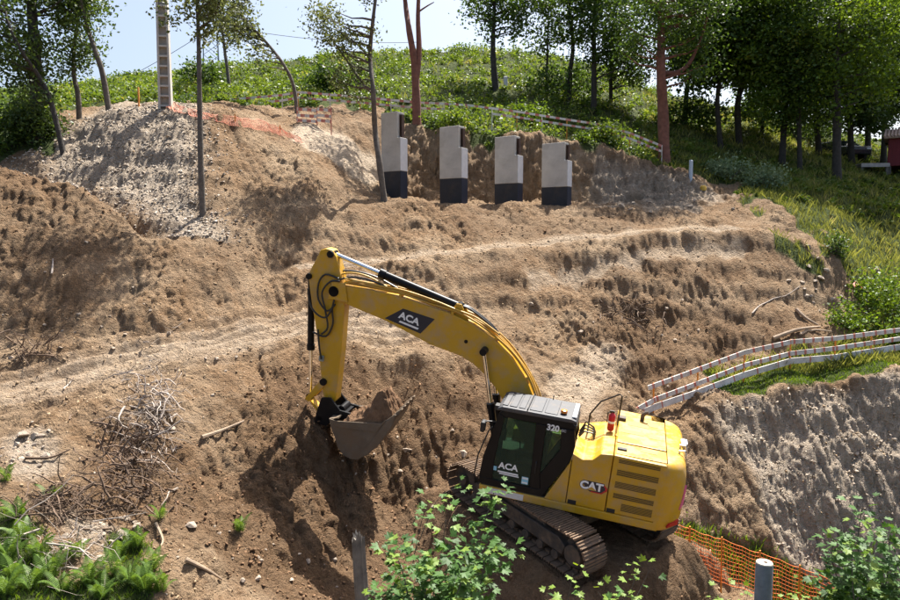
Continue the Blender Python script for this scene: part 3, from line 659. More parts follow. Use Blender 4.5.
# badge on the door: dark backing, red end, white letters, yellow triangle
bd = MB(); bd.prism([(-.50,1.66),(-.53,1.70),(-.93,1.70),(-1.03,1.60),(-1.03,1.55),(-.93,1.455),(-.70,1.455),(-.62,1.50)], 1.391, 1.3955); badge = bd.build('badge', M_NVY, sd1)
bd = MB(); bd.prism([(-.90,1.705),(-.935,1.705),(-1.045,1.605),(-1.045,1.545),(-.935,1.45),(-.72,1.45),(-.70,1.475),(-.92,1.475),(-1.0,1.55),(-1.0,1.60)], 1.391, 1.397); bd.build('badge_red_edge', M_RED, badge)
text_obj('badge_letters_outline', 'CAT', .24, M_NVY, badge, SIDE(-.71, 1.585, 1.396), .022, .002, 1.02)
text_obj('badge_letters', 'CAT', .24, M_WHT, badge, SIDE(-.71, 1.585, 1.3995), .010, .002, 1.02)
bd = MB(); bd.prism([(-.61,1.50),(-.83,1.50),(-.72,1.58)], 1.399, 1.4035); bd.build('badge_triangle', M_YEL, badge)
# extinguisher, rail, hoses behind the cab
fe = MB(); fe.tube([(-.92,.0,2.36),(-.92,.0,2.40),(-.92,.0,2.72),(-.92,.0,2.76),(-.92,.0,2.80)], [.06,.078,.078,.05,.025], 16); fx = fe.build('fire_extinguisher', M_RED, ex, smooth=True)
fe = MB(); fe.box((-.96,-.02,2.79),(-.85,.02,2.84)); fe.tube([(-.87,0,2.81),(-.82,.02,2.78),(-.82,.03,2.55)],.012,6); fe.build('extinguisher_head', M_BLKM, fx)
fe = MB(); fe.tube([(-.92,0,2.55),(-.92,0,2.60)], .081, 16); fe.build('extinguisher_label', M_WHT, fx, smooth=True)
hr = MB(); hr.tube([(-.42,-.30,2.06),(-.42,-.30,2.55),(-.62,-.30,2.90),(-1.02,-.30,3.16),(-1.07,-.30,3.12),(-1.07,-.30,2.40)], .02, 8); hr.build('hand_rail', M_BLKM, ex, smooth=True)
hs = MB()
for k in range(4): hs.tube([(-.25,.25-.12*k,2.15),(-.36,.25-.12*k,2.32+.03*k),(-.55,.22-.12*k,2.30),(-.62,.2-.12*k,2.12)], .022, 8)
hs.build('hydraulic_hose', M_HOSE, ex, smooth=True)
# --- boom
BY = .20
top = [(5.98,4.80),(5.76,4.80),(5.1,4.79),(4.32,4.74),(3.57,4.62),(3.02,4.53),(2.5,4.37),(1.95,4.09),(1.5,3.73),(1.12,3.28),(.88,2.85),(.62,2.2),(.36,1.72)]
bot = [(.62,1.50),(.95,1.72),(1.30,2.25),(1.62,2.70),(1.82,2.95),(2.11,3.22),(2.40,3.42),(2.70,3.55),(3.48,3.70),(4.62,4.09),(5.5,4.30),(5.84,4.38),(6.08,4.45),(6.14,4.60),(6.08,4.74)]
bm = MB(); bm.prism(top + bot, -BY, BY); boom = bm.build('boom', M_YEL, ex, bevel=.02)
for px, pz, e, r in ((6.0,4.62,.06,.12),(2.15,3.81,.09,.085),(2.62,3.93,.012,.045)): MB().cyl((px,-BY-e,pz),(px,BY+e,pz),r,18).build('boom_pin', M_BLK, boom, smooth=True)
brk = MB(); brk.prism([(2.62,4.40),(3.10,4.54),(2.96,4.78),(2.84,4.78)], -.13,-.09); brk.prism([(2.62,4.40),(3.10,4.54),(2.96,4.78),(2.84,4.78)], .09,.13); brk.build('cylinder_bracket', M_YEL, boom, bevel=.01)
# hoses and steel lines along the boom's back
tl = [Vector((x, 0, z)) for x, z in top[1:]]
def offs(path, d, y, wob_=0, ph=0):
    out = []
    for i, p in enumerate(path):
        t = (path[min(i+1, len(path)-1)]-path[max(i-1, 0)]).normalized(); nrm_ = Vector((t.z, 0, -t.x))
        if nrm_.z < 0 and abs(nrm_.z) > abs(nrm_.x) or (abs(nrm_.z) <= abs(nrm_.x) and nrm_.x > 0): nrm_ = -nrm_
        out.append(p + nrm_*(d + wob_*math.sin(i*2.1+ph)) + Vector((0, y + .4*wob_*math.cos(i*1.7+ph), 0)))
    return out
def smoothp(P, n=4):
    out = []
    for i in range(len(P)-1):
        p0, p1, p2, p3 = P[max(i-1,0)], P[i], P[i+1], P[min(i+2,len(P)-1)]
        for k in range(n):
            t = k/n; out.append(.5*((2*p1)+(-p0+p2)*t+(2*p0-5*p1+4*p2-p3)*t*t+(-p0+3*p1-3*p2+p3)*t**3))
    return out+[P[-1]]
for k, y in enumerate((-.17,-.12,-.07,.08,.13,.18)):
    h = MB(); h.tube(smoothp(offs(tl, .05+.03*(k%2), y, .014, k)), .023, 6); h.build('boom_line', M_YELD, boom, smooth=True)
for k, y in enumerate((.10,.15,.19,-.14)):
    h = MB(); h.tube(smoothp(offs(tl[:7], .10+.03*(k%3), y, .03, k*1.3)), .022, 6); h.build('boom_line', M_YELD, boom, smooth=True)
for k, pts in enumerate([[(4.6,.10,4.86),(5.1,.12,5.0),(5.6,.14,5.02),(5.92,.18,4.90)], [(4.7,.0,4.86),(5.2,.02,5.06),(5.65,.06,5.10),(6.0,.10,5.0)], [(4.5,-.1,4.86),(5.0,-.1,5.04),(5.5,-.08,5.12),(5.95,-.05,5.1)], [(4.3,.16,4.82),(4.9,.18,4.92),(5.5,.20,4.93),(5.85,.215,4.80)]]):
    hh = MB(); hh.tube(smoothp([Vector(p) for p in pts]), .024, 7); hh.build('boom_end_hose', M_YELD if k % 2 else M_HOSE, boom, smooth=True)
h = MB()
for y in (-.05,.05): h.tube(smoothp([Vector(p) for p in ((2.95,y,4.72),(2.7,y,4.70),(2.4,y,4.55),(2.1,y,4.36),(1.9,y,4.16))]), .028, 8)
h.build('cylinder_hose', M_HOSE, boom, smooth=True)
cl_ = MB()
for i in (2, 4, 6, 8, 9, 10):
    p = tl[i]; q = offs(tl, .055, 0)[i]; d = (q-p).normalized(); cl_.box((-.03,-.215,-.02),(.03,.215,.07), Matrix.Translation(p) @ Vector((0,0,1)).rotation_difference(d).to_matrix().to_4x4())
cl_.build('line_clamp', M_YELD, boom)
# boom name panel
dc = MB(); dc.prism([(4.66,4.16),(4.22,4.47),(3.42,4.34),(3.74,3.93)], BY, BY+.004); dcl = dc.build('name_panel', M_NVY, boom)
tilt = Matrix.Rotation(R_(8), 4, 'Z').inverted()
text_obj('name_panel_lettering', 'ACA', .23, M_WHT, dcl, SIDE(4.05, 4.245, BY+.007) @ Matrix.Rotation(R_(-13), 4, 'Z'), .008, .002, 1.1)
nb = MB(); nb.prism([(4.30,4.125),(4.27,4.165),(3.79,4.055),(3.82,4.015)], BY+.002, BY+.007); nb.build('name_panel_bar', M_WHT, dcl)
# --- cylinders
def cylinder(name, a, b, y, rb_, rr_, frac, barrel_mat=M_BLK):
    a, b = Vector((a[0], y, a[1])), Vector((b[0], y, b[1])); d = (b-a)
    c = MB(); c.tube([a, a+d*frac], rb_, 16); c.tube([a+d*(frac-.02), a+d*(frac+.025)], rb_*1.2, 16); c.cyl(a+Vector((0,-.09,0)), a+Vector((0,.09,0)), rb_*1.15, 14)
    o = c.build(name, barrel_mat, ex, smooth=True)
    r = MB(); r.cyl(a+d*frac, b, rr_, 14); r.build('piston_rod', M_CHR, o, smooth=True)
    e = MB(); e.cyl(b+Vector((0,-.1,0)), b+Vector((0,.1,0)), rr_*1.7, 14); e.build('rod_eye', M_BLK, o, smooth=True)
    return o
cylinder('stick_cylinder', (2.90,4.68), (6.17,5.50), 0, .10, .055, .60)
cylinder('boom_cylinder', (1.55,1.35), (2.15,3.81), BY+.13, .085, .05, .48)
cylinder('boom_cylinder', (1.55,1.35), (2.15,3.81), -BY-.13, .085, .05, .48)
# --- stick
SY = .16
sk_ = [(6.44,5.57),(6.30,5.62),(6.14,5.60),(6.03,5.46),(5.86,4.95),(5.76,4.55),(5.73,4.25),(5.74,3.2),(5.80,1.80),(5.90,1.68),(6.02,1.66),(6.14,1.80),(6.20,2.10),(6.42,3.46),(6.60,4.20),(6.72,4.80),(6.70,5.0)]
s_o = MB(); s_o.prism(sk_, -SY, SY); stick = s_o.build('stick', M_YEL, ex, bevel=.02)
for px, pz, e, r in ((6.17,5.50,.05,.085),(6.70,4.88,.05,.075),(6.0,1.76,.13,.075),(6.16,2.24,.06,.09),(6.0,4.62,.1,.13)): MB().cyl((px,-SY-e,pz),(px,SY+e,pz),r,16).build('stick_pin', M_BLK, stick, smooth=True)
fk = MB(); fk.prism([(6.14,4.42),(5.62,4.40),(5.72,4.86),(6.06,4.86)], SY+.045, SY+.085); fk.prism([(6.14,4.42),(5.62,4.40),(5.72,4.86),(6.06,4.86)], -SY-.085, -SY-.045); fk.build('boom_fork_plate', M_YEL, boom, bevel=.015)
for k, pts in enumerate([[(5.9,4.95),(6.25,5.0),(6.42,4.75),(6.40,4.35),(6.15,4.1),(5.95,4.3)], [(5.85,4.9),(6.10,4.85),(6.30,4.55),(6.20,4.15),(6.10,3.7),(6.25,3.5)], [(6.66,4.6),(6.60,4.25),(6.40,4.0),(6.15,3.95),(6.0,4.2)], [(5.9,4.7),(6.02,4.2),(5.98,3.8),(6.15,3.45),(6.50,3.50)], [(6.35,3.6),(6.30,3.2),(6.22,2.85)]]):
    h = MB(); h.tube(smoothp([Vector((x, SY+.06+.03*(k%3), z)) for x, z in pts]), .024, 7); h.build('stick_hose', M_HOSE, stick, smooth=True)
vb = MB(); vb.box((6.18,SY,2.78),(6.30,SY+.07,2.92)); vb.build('valve_block', mat('grey_valve', (.25,.28,.26), .5), stick, bevel=.012)
mk = MB(); mk.tube([(6.35,SY+.004,2.55),(6.20,SY+.004,2.57)],.01,5); mk.build('grease_line', M_YELD, stick)
cylinder('bucket_cylinder', (6.72,4.86), (6.58,1.72), 0, .085, .05, .58)
lk = MB()
for y in (-SY-.05, SY+.02):
    lk.prism([(6.22,2.30),(6.10,2.18),(6.52,1.64),(6.64,1.70)], y, y+.035)
idler = lk.build('idler_link', M_YEL, ex, bevel=.01)
lk = MB(); lk.prism([(6.66,1.76),(6.54,1.62),(6.18,1.22),(6.08,1.32)], -.12, .12); lk.build('power_link', M_YEL, ex, bevel=.015)
# --- bucket with coupler ears
bk = empty('bucket_pivot'); bpy.data.objects.remove(bk)
BW = .53
sidep = [(5.78,1.47),(5.55,1.45),(4.95,1.53),(4.42,1.62),(4.10,1.92),(4.04,1.93),(4.14,1.60),(4.46,1.02),(4.72,.72),(4.95,.55),(5.14,.52),(5.34,.58),(5.50,.75),(5.60,1.02),(5.72,1.25)]
shellp = [(4.04,1.93),(4.14,1.60),(4.46,1.02),(4.72,.72),(4.95,.55),(5.14,.52),(5.34,.58),(5.50,.75),(5.60,1.02),(5.72,1.25),(5.78,1.47),(5.55,1.50)]
bmv = bmesh.new()
def strip(p, y0, y1, th):
    n = len(p); out = []
    for i, (x, z) in enumerate(p):
        a = Vector((*p[max(i-1,0)],)); b = Vector((*p[min(i+1,n-1)],)); t = (b-a).normalized(); nn_ = Vector((t.y, -t.x)); c = Vector((4.9,1.6))-Vector((x,z))
        if nn_.dot(c) < 0: nn_ = -nn_
        out.append(((x, z), (x+nn_.x*th, z+nn_.y*th)))
    return out
S = strip(shellp, -BW, BW, .04); sh = MB(); n = len(S)
V_ = [(o[0], y, o[1]) for (o, i) in S for y in (-BW, BW)] + [(i[0], y, i[1]) for (o, i) in S for y in (-BW, BW)]
F_ = []
for k in range(n-1):
    a = 2*k; F_ += [(a, a+1, a+3, a+2), (2*n+a, 2*n+a+2, 2*n+a+3, 2*n+a+1), (a, a+2, 2*n+a+2, 2*n+a), (a+1, 2*n+a+1, 2*n+a+3, a+3)]
F_ += [(0, 2*n, 2*n+1, 1), (2*n-2, 2*n-1, 4*n-1, 4*n-2)]
bucket = sh.add(V_, F_).build('bucket', M_STL, ex)
for y0, y1 in ((BW-.001, BW+.034), (-BW-.034, -BW+.001)):
    s2_ = MB(); s2_.prism(sidep, y0, y1); s2_.build('side_plate', M_STL, bucket, bevel=.006)
    e2 = MB(); yy = (y1, y1+.02) if y1 > 0 else (y0-.02, y0)
    e2.prism([(5.62,1.30),(5.55,1.46),(4.42,1.63),(4.30,1.75),(4.52,1.38),(5.0,1.34)], *yy); e2.prism([(4.06,1.93),(4.14,1.60),(4.46,1.02),(4.95,.55),(4.98,.62),(4.64,1.10),(4.28,1.72)], *yy)
    e2.build('wear_plate', M_STL, bucket, bevel=.005)
for k in range(5):
    y = -BW+.06 + k*(2*BW-.12)/4; t_ = MB(); t_.prism([(4.13,1.74),(4.07,1.80),(3.93,2.06),(3.95,2.08),(4.06,1.98),(4.18,1.84)], y-.05, y+.05); t_.build('tooth', M_STL, bucket, bevel=.01)
for y in (-.30, .24):
    e_ = MB(); e_.prism([(6.14,1.86),(5.90,1.90),(5.62,1.62),(5.34,1.60),(5.34,1.46),(5.74,1.34),(5.98,1.12),(6.28,1.16),(6.26,1.42)], y, y+.06); e_.build('hinge_ear', M_BLK, bucket, bevel=.01)
e_ = MB(); e_.cyl((6.16,-.3,1.30),(6.16,.3,1.30),.07,14); e_.box((5.45,-.22,1.50),(5.85,.22,1.58)); e_.cyl((5.62,-.2,1.62),(5.62,.2,1.62),.09,14); e_.build('coupler', M_BLK, bucket, smooth=True)
# soil in the bucket: an uneven heap that fills the opening, peak in the middle
def heap():
    n, m = 56, 44; A, B = np.meshgrid(np.linspace(0, 1, n), np.linspace(-1, 1, m), indexing='ij')
    x = 5.45 + (4.16-5.45)*A; y = B*.51
    rim = 1.47 + (1.78-1.47)*np.clip((A-.55)/.45, 0, 1)
    prof = np.interp(A, [0,.15,.38,.62,.72,.85,1], [-.04,.04,.26,.74,.76,.46,.0])
    edge = np.clip((1-np.abs(B))*3.2, 0, 1); ed2 = np.interp(B, [-1,-.4,.2,.55,.9,1], [.45,.9,.95,1.0,.55,0])
    z = rim + prof*ed2 + .16*fbm(A*8, B*6, 5, 3, .6)*edge + .06*ridged(A*14, B*10, 2, 8)*edge - .05*(1-edge)
    V = np.stack([x, y, z], -1).reshape(-1, 3); id_ = np.arange(n*m).reshape(n, m)
    F = np.stack([id_[:-1,:-1], id_[1:,:-1], id_[1:,1:], id_[:-1,1:]], -1).reshape(-1, 4)
    Vb = V.copy(); Vb[:,2] = np.interp(V[:,0], [4.0,4.46,4.95,5.3,5.5], [1.85,1.12,.66,.68,.9]) ; k = n*m
    Fb = np.stack([id_[:-1,:-1]+k, id_[:-1,1:]+k, id_[1:,1:]+k, id_[1:,:-1]+k], -1).reshape(-1, 4)
    rim_i = np.concatenate([id_[0,:], id_[1:,-1], id_[-1,-2::-1], id_[-2:0:-1,0]]); r2 = np.roll(rim_i, -1)
    Fs = np.stack([rim_i, r2, r2+k, rim_i+k], -1)
    return np.concatenate([V, Vb]), [F, Fb, Fs]
M_HEAP = mat('loose_soil', (.17,.10,.057), .95, vary=.4, vscale=5, bump=.8, bscale=14, spec=.15)
hv, hf = heap(); hv = np.array([EX_M @ Vector(p) for p in hv])
tag(link_mesh('soil_heap', np_mesh('soil_heap', hv, hf, M_HEAP, smooth=True)), 'heap of brown soil filling the excavator bucket', 'soil')
# ------------------------------------------------------------ retaining piers
M_CON = mat('board_marked_concrete', (.50,.475,.425), .85, vary=.14, vscale=1.6, bump=.25, bscale=9, dirt=(.30,.27,.22), dirt_amt=.35, dscale=1.3)
M_CONW = mat('pale_lit_concrete', (.66,.66,.66), .8, vary=.08, bump=.15, bscale=12)  # paler copy of the pier concrete for its lit fronts; pale posts share it
M_BIT = mat('black_bitumen', (.014,.015,.020), .55, vary=.4, vscale=2, dirt=(.10,.07,.05), dirt_amt=.35, dscale=1.5, bump=.1)
M_RUST = mat('rusty_steel', (.085,.048,.034), .75, vary=.4, vscale=6)
PIER = [(439,467,29.9,126,148,178,207.5,'second'), (495,523,30.6,136,155.5,183,207.5,'third'), (543,572.5,30.9,142.5,160.5,186.5,207.5,'fourth'), (380,406,29.6,112,138,171,194,'first')]
PHI = R_(31)
PLAB = {'first':'grey concrete retaining pier partly behind the slim leaning tree trunk', 'second':'concrete retaining pier nearest the red pine trunk, black painted foot', 'third':'concrete retaining pier standing between two others, second from the right', 'fourth':'concrete retaining pier at the right end of the row of four'}
for (u0, u1, yy, vt, vs, vb, v0, which) in PIER:
    wpx = (u1-u0)/FPX*yy; T = .52; D = (wpx - T*math.sin(PHI))/math.cos(PHI)
    zt, zs, zb, z0 = [at((u0+u1)/2, v, yy).z for v in (vt, vs, vb, v0)]
    front = at(u1-5.5, 200, yy-.3); gz = ground(front.x-.5, yy)
    p = empty('retaining_pier', (front.x, front.y, min(z0, gz)-.55), -PHI)     # local x points to the front end, y to the back
    tag(p, PLAB[which], 'retaining pier', 'concrete piers of the retaining wall'); b0 = p.location.z
    H = lambda z: z-b0
    lo = .15
    MB().prism([(-D, 0),(-.002,0),(-.002,H(zb)-.02),(-D,H(zb)-.02)], .004, T-.004).build('bitumen_coated_foot', M_BIT, p, bevel=.015)
    MB().prism([(-D, H(zb)-.02),(-.0,H(zb)-.02),(0,H(zs)),(-lo,H(zs)),(-lo,H(zt)),(-D,H(zt)-.02)], 0, T).build('concrete_stem', M_CON, p, bevel=.02)
    MB().box((-.004,.01,H(zb)), (.010,T-.01,H(zs)-.015)).build('sky_lit_front_face', M_CONW, p)  # brighter skylight on the front end, painted as a paler colour
    MB().box((-.004,.02,0), (.008,T-.02,H(zb)-.03)).build('sky_tinted_foot_face', mat('sky_tinted_bitumen', (.018,.024,.045), .45) if 'sky_tinted_bitumen' not in bpy.data.materials else bpy.data.materials['sky_tinted_bitumen'], p)  # bluish skylight on the foot's front, put into its colour
    s = MB(); x0 = -lo+.012
    s.box((x0,.16,H(zs)-.02),(x0+.016,.34,H(zt)-.1)); s.box((x0+.10,.16,H(zs)-.02),(x0+.116,.34,H(zt)-.12)); s.box((x0+.016,.24,H(zs)-.02),(x0+.10,.256,H(zt)-.11)); s.build('steel_column', M_RUST, p)
    for k in range(3):
        z = H(zb)+(H(zs)-H(zb))*(k+1)/3.4; MB().box((-D+.03,-.006,z),(-.03,.004,z+.02)).build('formwork_joint', M_CON, p)
# ------------------------------------------------------------ concrete utility pole with recessed panels
M_POLE = mat('weathered_pole_concrete', (.50,.47,.42), .9, vary=.15, vscale=2, bump=.2)
M_POLB = mat('pole_web_concrete', (.36,.31,.25), .9, vary=.2, vscale=3)
b = hit(165.5, 101, 25, 40); yy = 28.8; gx0 = at(165.5, 100, yy).x; gz = ground(gx0, yy)
p = empty('utility_pole', (gx0, yy, gz-.3), R_(8)); tag(p, 'tall pale concrete utility pole with ladder-like recesses on the mound', 'utility pole')
PH = 11.0; w0, w1 = .255, .16
for s in (-1, 1):
    f = MB(); f.add([(s*w0,-.16,0),(s*(w0-.085),-.16,0),(s*(w0-.085),.16,0),(s*w0,.16,0),(s*w1,-.11,PH),(s*(w1-.06),-.11,PH),(s*(w1-.06),.11,PH),(s*w1,.11,PH)], [(0,1,2,3),(4,7,6,5),(0,4,5,1),(1,5,6,2),(2,6,7,3),(3,7,4,0)]); f.build('flange', M_POLE, p)
wb = MB(); wb.add([(-w0+.08,-.03,0),(w0-.08,-.03,0),(w0-.08,.03,0),(-w0+.08,.03,0),(-w1+.05,-.02,PH),(w1-.05,-.02,PH),(w1-.05,.02,PH),(-w1+.05,.02,PH)], [(0,1,2,3),(4,7,6,5),(0,4,5,1),(1,5,6,2),(2,6,7,3),(3,7,4,0)]); wb.build('web', M_POLB, p)
for k in range(27):
    z = .35+k*.39; w = w0+(w1-w0)*z/PH-.08; d = .15+(.10-.15)*z/PH; MB().box((-w-.01,-d,z),(w+.01,d,z+.07)).build('rung', M_POLE, p)
# ------------------------------------------------------------ lattice pylon behind the hill, and its wires
M_STEEL = mat('galvanised_lattice', (.33,.35,.37), .5, metal=.5)
yy = 57.0; cx = at(211, 60, yy).x; gz = ground(cx, yy); p = empty('lattice_pylon', (cx, yy, gz-.2), R_(20)); tag(p, 'slim steel lattice pylon rising behind the hill crest', 'pylon')
for sx in (-1, 1):
    for sy in (-1, 1): MB().tube([(sx*.62, sy*.62, 0), (sx*.38, sy*.38, 11)], .045, 5).build('leg', M_STEEL, p)
for k in range(12):
    z0, z1 = k*.9, k*.9+.9; a, c = .62-.24*z0/11, .62-.24*z1/11
    for i, (A, B) in enumerate((((-a,-a,z0),(c,-c,z1)), ((a,-a,z0),(c,c,z1)), ((a,a,z0),(-c,c,z1)), ((-a,a,z0),(-c,-c,z1)), ((a,-a,z0),(-c,-c,z1)))): MB().tube([A, B], .024, 4).build('brace', M_STEEL, p)
M_WIRE = mat('wire', (.12,.12,.13), .5)
def wire(pts, lab):
    tag(MB().tube(pts, .022, 5).build('power_line', M_WIRE), lab, 'power line')
A, B = at(20, 122, 50), at(211, 28, 57); wire([A.lerp(B, t)-Vector((0,0,1.2*4*t*(1-t)*.5)) for t in np.linspace(0,1,14)], 'thin power line running from the left trees to the lattice pylon')
A, B = at(213, 24, 57), at(420, 42, 62); wire([A.lerp(B, t)-Vector((0,0,1.0*4*t*(1-t)*.5)) for t in np.linspace(0,1,14)], 'thin power line leaving the lattice pylon towards the right')
# ------------------------------------------------------------ red and white barriers
M_BWH = mat('dirty_white_board', (.72,.69,.65), .6, dirt=(.42,.35,.28), dirt_amt=.55, dscale=2.2, vary=.10, vscale=1.5)
M_BRD = mat('faded_red_stripe', (.52,.16,.12), .6, dirt=(.55,.45,.38), dirt_amt=.45, dscale=4)
M_OST = mat('orange_stake', (.66,.24,.03), .55, dirt=(.3,.2,.12), dirt_amt=.25)
def board(parent, a, b, w, th, red=.22, per=.5, name='rail_board', twist=0.0, sag=.0):
    """one board from a to b, white with red blocks; a and b are in the parent's frame"""
    d = b-a; L_ = d.length; ex_ = d.normalized(); ez = Vector((0,0,1)); ez = (ez-ex_*ez.dot(ex_)).normalized(); ey = ez.cross(ex_)
    cuts = [0.0]; mats_ = []; x = random.uniform(.0, per); 
    if x > .02: cuts.append(min(x, L_)); mats_.append(0)
    while cuts[-1] < L_-1e-4:
        for m_, dl in ((1, red), (0, per-red)):
            if cuts[-1] < L_-1e-4: cuts.append(min(L_, cuts[-1]+dl)); mats_.append(m_)
    V = []; F = []; MI = []
    for c in cuts:
        o_ = a + ex_*c - ez*(sag*4*(c/L_)*(1-c/L_)); tw = twist*math.sin(c/L_*3.1)
        e1 = ez*math.cos(tw)+ey*math.sin(tw); e2 = ey*math.cos(tw)-ez*math.sin(tw)
        V += [o_-e1*w/2-e2*th/2, o_+e1*w/2-e2*th/2, o_+e1*w/2+e2*th/2, o_-e1*w/2+e2*th/2]
    for i, m_ in enumerate(mats_):
        q = 4*i
        for j in range(4): F.append((q+j, q+(j+1)%4, q+4+(j+1)%4, q+4+j)); MI.append(m_)
    F += [(3,2,1,0), tuple(len(V)-4+j for j in range(4))]; MI += [mats_[0], mats_[-1]]
    me = bpy.data.meshes.new(name); me.from_pydata([tuple(v) for v in V], [], F); me.materials.append(M_BWH); me.materials.append(M_BRD); me.polygons.foreach_set('material_index', MI); me.update()
    return link_mesh(name, me, parent)
def pt(lst, u):
    us = [q[0] for q in lst]; return np.interp(u, us, [q[1] for q in lst])
# three-board barrier on the edge of the cut, right
dY = [(620,20.9),(655,21.6),(744,22.65),(791,23.05),(835,23.4),(900,23.9),(960,24.3)]
topr = [(648,388),(700,369),(744,352.5),(791,342),(835,338.5),(900,330),(960,321)]
midr = [(626,416),(655,399.5),(699,383),(744,365.5),(791,353.5),(835,348.5),(891,340),(960,330)]
lowr = [(632,417.5),(655,407),(698,392.5),(744,375),(772,364.5),(791,361),(835,357.5),(884,349.5),(960,338)]
p = empty('barrier_fence', hit(744, 382, 19)); tag(p, 'barrier of three red and white boards on orange stakes above the cut face', 'barrier'); o0 = p.location.copy()
stakes = [655,699,744.5,791,835,871,903,945]
for u in stakes:
    yy = pt(dY, u)+.05; x = at(u, 350, yy).x; tp_ = at(u, pt(topr, u)-2.5, yy).z; gz = ground(x, yy)-.25
    MB().tube([Vector((x, yy, min(gz, tp_-.95)))-o0, Vector((x+random.uniform(-.03,.03), yy, tp_))-o0], .028, 7).build('stake', M_OST, p)
for rail, us, tw in ((topr, [648]+stakes[1:], .1), (midr, [626]+stakes, .15), (lowr, [632]+stakes, .2)):
    for ua, ub in zip(us[:-1], us[1:]):
        A = at(ua, pt(rail, ua), pt(dY, ua)-.03); B = at(ub, pt(rail, ub), pt(dY, ub)-.03)
        board(p, A-o0, B-o0, .15 if rail is not lowr else .20, .03, red=.085 if rail is not lowr else .05, per=.36 if rail is not lowr else .8, twist=random.uniform(-tw, tw))
# long two-board barrier along the upper edge
tr = [(199,102),(235,99),(282,95),(298,92),(360,97),(420,102.5),(467,105),(517,111.5),(567,119.5),(600,124.5),(630,133),(662,146)]
p = empty('barrier_fence', hit(467, 112, 30)); tag(p, 'long red and white barrier along the grassy edge above the piers', 'barrier'); o0 = p.location.copy()
def upY(u): return np.interp(u, [199,300,400,500,600,662], [33.2,34.3,34.9,34.6,35.2,35.4])
us = [199,235,282,298,330,360,391,420,444,467,492,517,542,567,600,630,662]
for i, u in enumerate(us):
    yy = upY(u)+.04; T_ = at(u, pt(tr, u)-1, yy); gz = ground(T_.x, yy)-.2
    MB().tube([Vector((T_.x, yy, min(gz, T_.z-.6)))-o0, T_-o0], .026, 6).build('stake', M_OST if i % 2 else M_BWH, p)
for ua, ub in zip(us[:-1], us[1:]):
    for dv, keep in ((0, True), (5.5, not (420 < ua < 490))):
        if keep: board(p, at(ua, pt(tr, ua)+dv, upY(ua))-o0, at(ub, pt(tr, ub)+dv, upY(ub))-o0, .105, .02, red=.2, per=.5)
# short barrier piece by the sand
p = empty('barrier_fence', hit(316, 122, 26)); tag(p, 'short red and white barrier section beside the pale sand slope', 'barrier'); o0 = p.location.copy(); yy = 32.0
for u in (297, 317, 331):
    T_ = at(u, 107, yy); gz = ground(T_.x, yy)-.2; MB().tube([Vector((T_.x, yy, min(gz, T_.z-.5)))-o0, T_-o0], .028, 6).build('stake', M_BRD, p)
for v in (109, 115, 120):
    for ua, ub in ((297,317),(317,331)): board(p, at(ua, v, yy-.04)-o0, at(ub, v+1.5, yy-.04)-o0, .13, .02, red=.2, per=.4)
# ------------------------------------------------------------ orange safety netting
M_NET = mat('orange_net_plastic', (.85,.20,.045), .6)
M_NETP = mat('faded_net_plastic', (.85,.34,.22), .65)
def net(parent, tops, bots, nx_, nz_, m, wx=.012, wz=.022, o0=Vector(), jit=.02):
    """lattice of strands between a top and a bottom curve; one mesh, too fine to pick apart"""
    b_ = MB()
    def P(s, t):
        k = s*(len(tops)-1); i = min(int(k), len(tops)-2); f = k-i
        a, c = tops[i].lerp(tops[i+1], f), bots[i].lerp(bots[i+1], f)
        q = c.lerp(a, t); w = jit*math.sin(s*37+t*3)+jit*math.sin(s*91); return q+Vector((0, w+.05*math.sin(t*3.1)*jit*20, w*.5))-o0
    for j in range(nz_+1): b_.tube([P(i/(nx_), j/nz_) for i in range(nx_+1)], wz if j in (0, nz_) else wz*.6, 4, False)
    for i in range(nx_*2+1): b_.tube([P(i/(nx_*2), j/nz_) for j in range(nz_+1)], wx, 3, False)
    return tag(b_.build('net_mesh', m, parent), kind='stuff')
tn = [(660,519),(690,529.5),(722,540),(760,553.5),(800,568),(838,583),(870,597),(905,612)]
p = empty('net_fence', hit(740, 590, 15)); tag(p, 'orange safety net fence at the foot of the cut rock face', 'net fence'); o0 = p.location.copy(); yy = 17.55
tops = [at(u, v, yy) for u, v in tn]; bots = [Vector((q.x+.02, q.y-.03, min(q.z-.55, max(q.z-1.12, ground(q.x, yy)-.02)))) for q in tops]
net(p, tops, bots, 44, 11, M_NET, .006, .010, o0)
for u, v in tn:
    T_ = at(u, v-3, yy+.02); g_ = min(ground(T_.x, T_.y)-.2, T_.z-.8); MB().tube([Vector((T_.x+.03, T_.y, g_))-o0, T_-o0], .022, 6).build('stake', M_OST, p)
# collapsed netting on the left mound
cv = [(164,99,28.2,112),(176,104,28.2,117),(200,112,28.0,122),(235,117,28.2,130),(262,120,28.6,133),(280,128,29.0,138),(300,138,29.4,146)]
p = empty('net_fence', hit(220, 122, 22)); tag(p, 'sagging faded orange netting draped over the grey gravel mound', 'net fence'); o0 = p.location.copy()
tops = [at(u, v, hit(u, v+5, 22, 36).y) for u, v, y_, v2 in cv]; bots = []
for (u, v, y_, v2) in cv: h_ = hit(u+3, v2, 22, 36); bots.append(Vector((h_.x, h_.y-.05, h_.z+.10)))
net(p, tops, bots, 52, 8, M_NETP, .005, .008, o0, .05)
for i in (0, 3, 5):
    q = tops[i]; MB().tube([Vector((q.x, q.y, ground(q.x, q.y)-.3))-o0, q+Vector((0,0,.12))-o0], .025, 6).build('stake', M_OST, p)
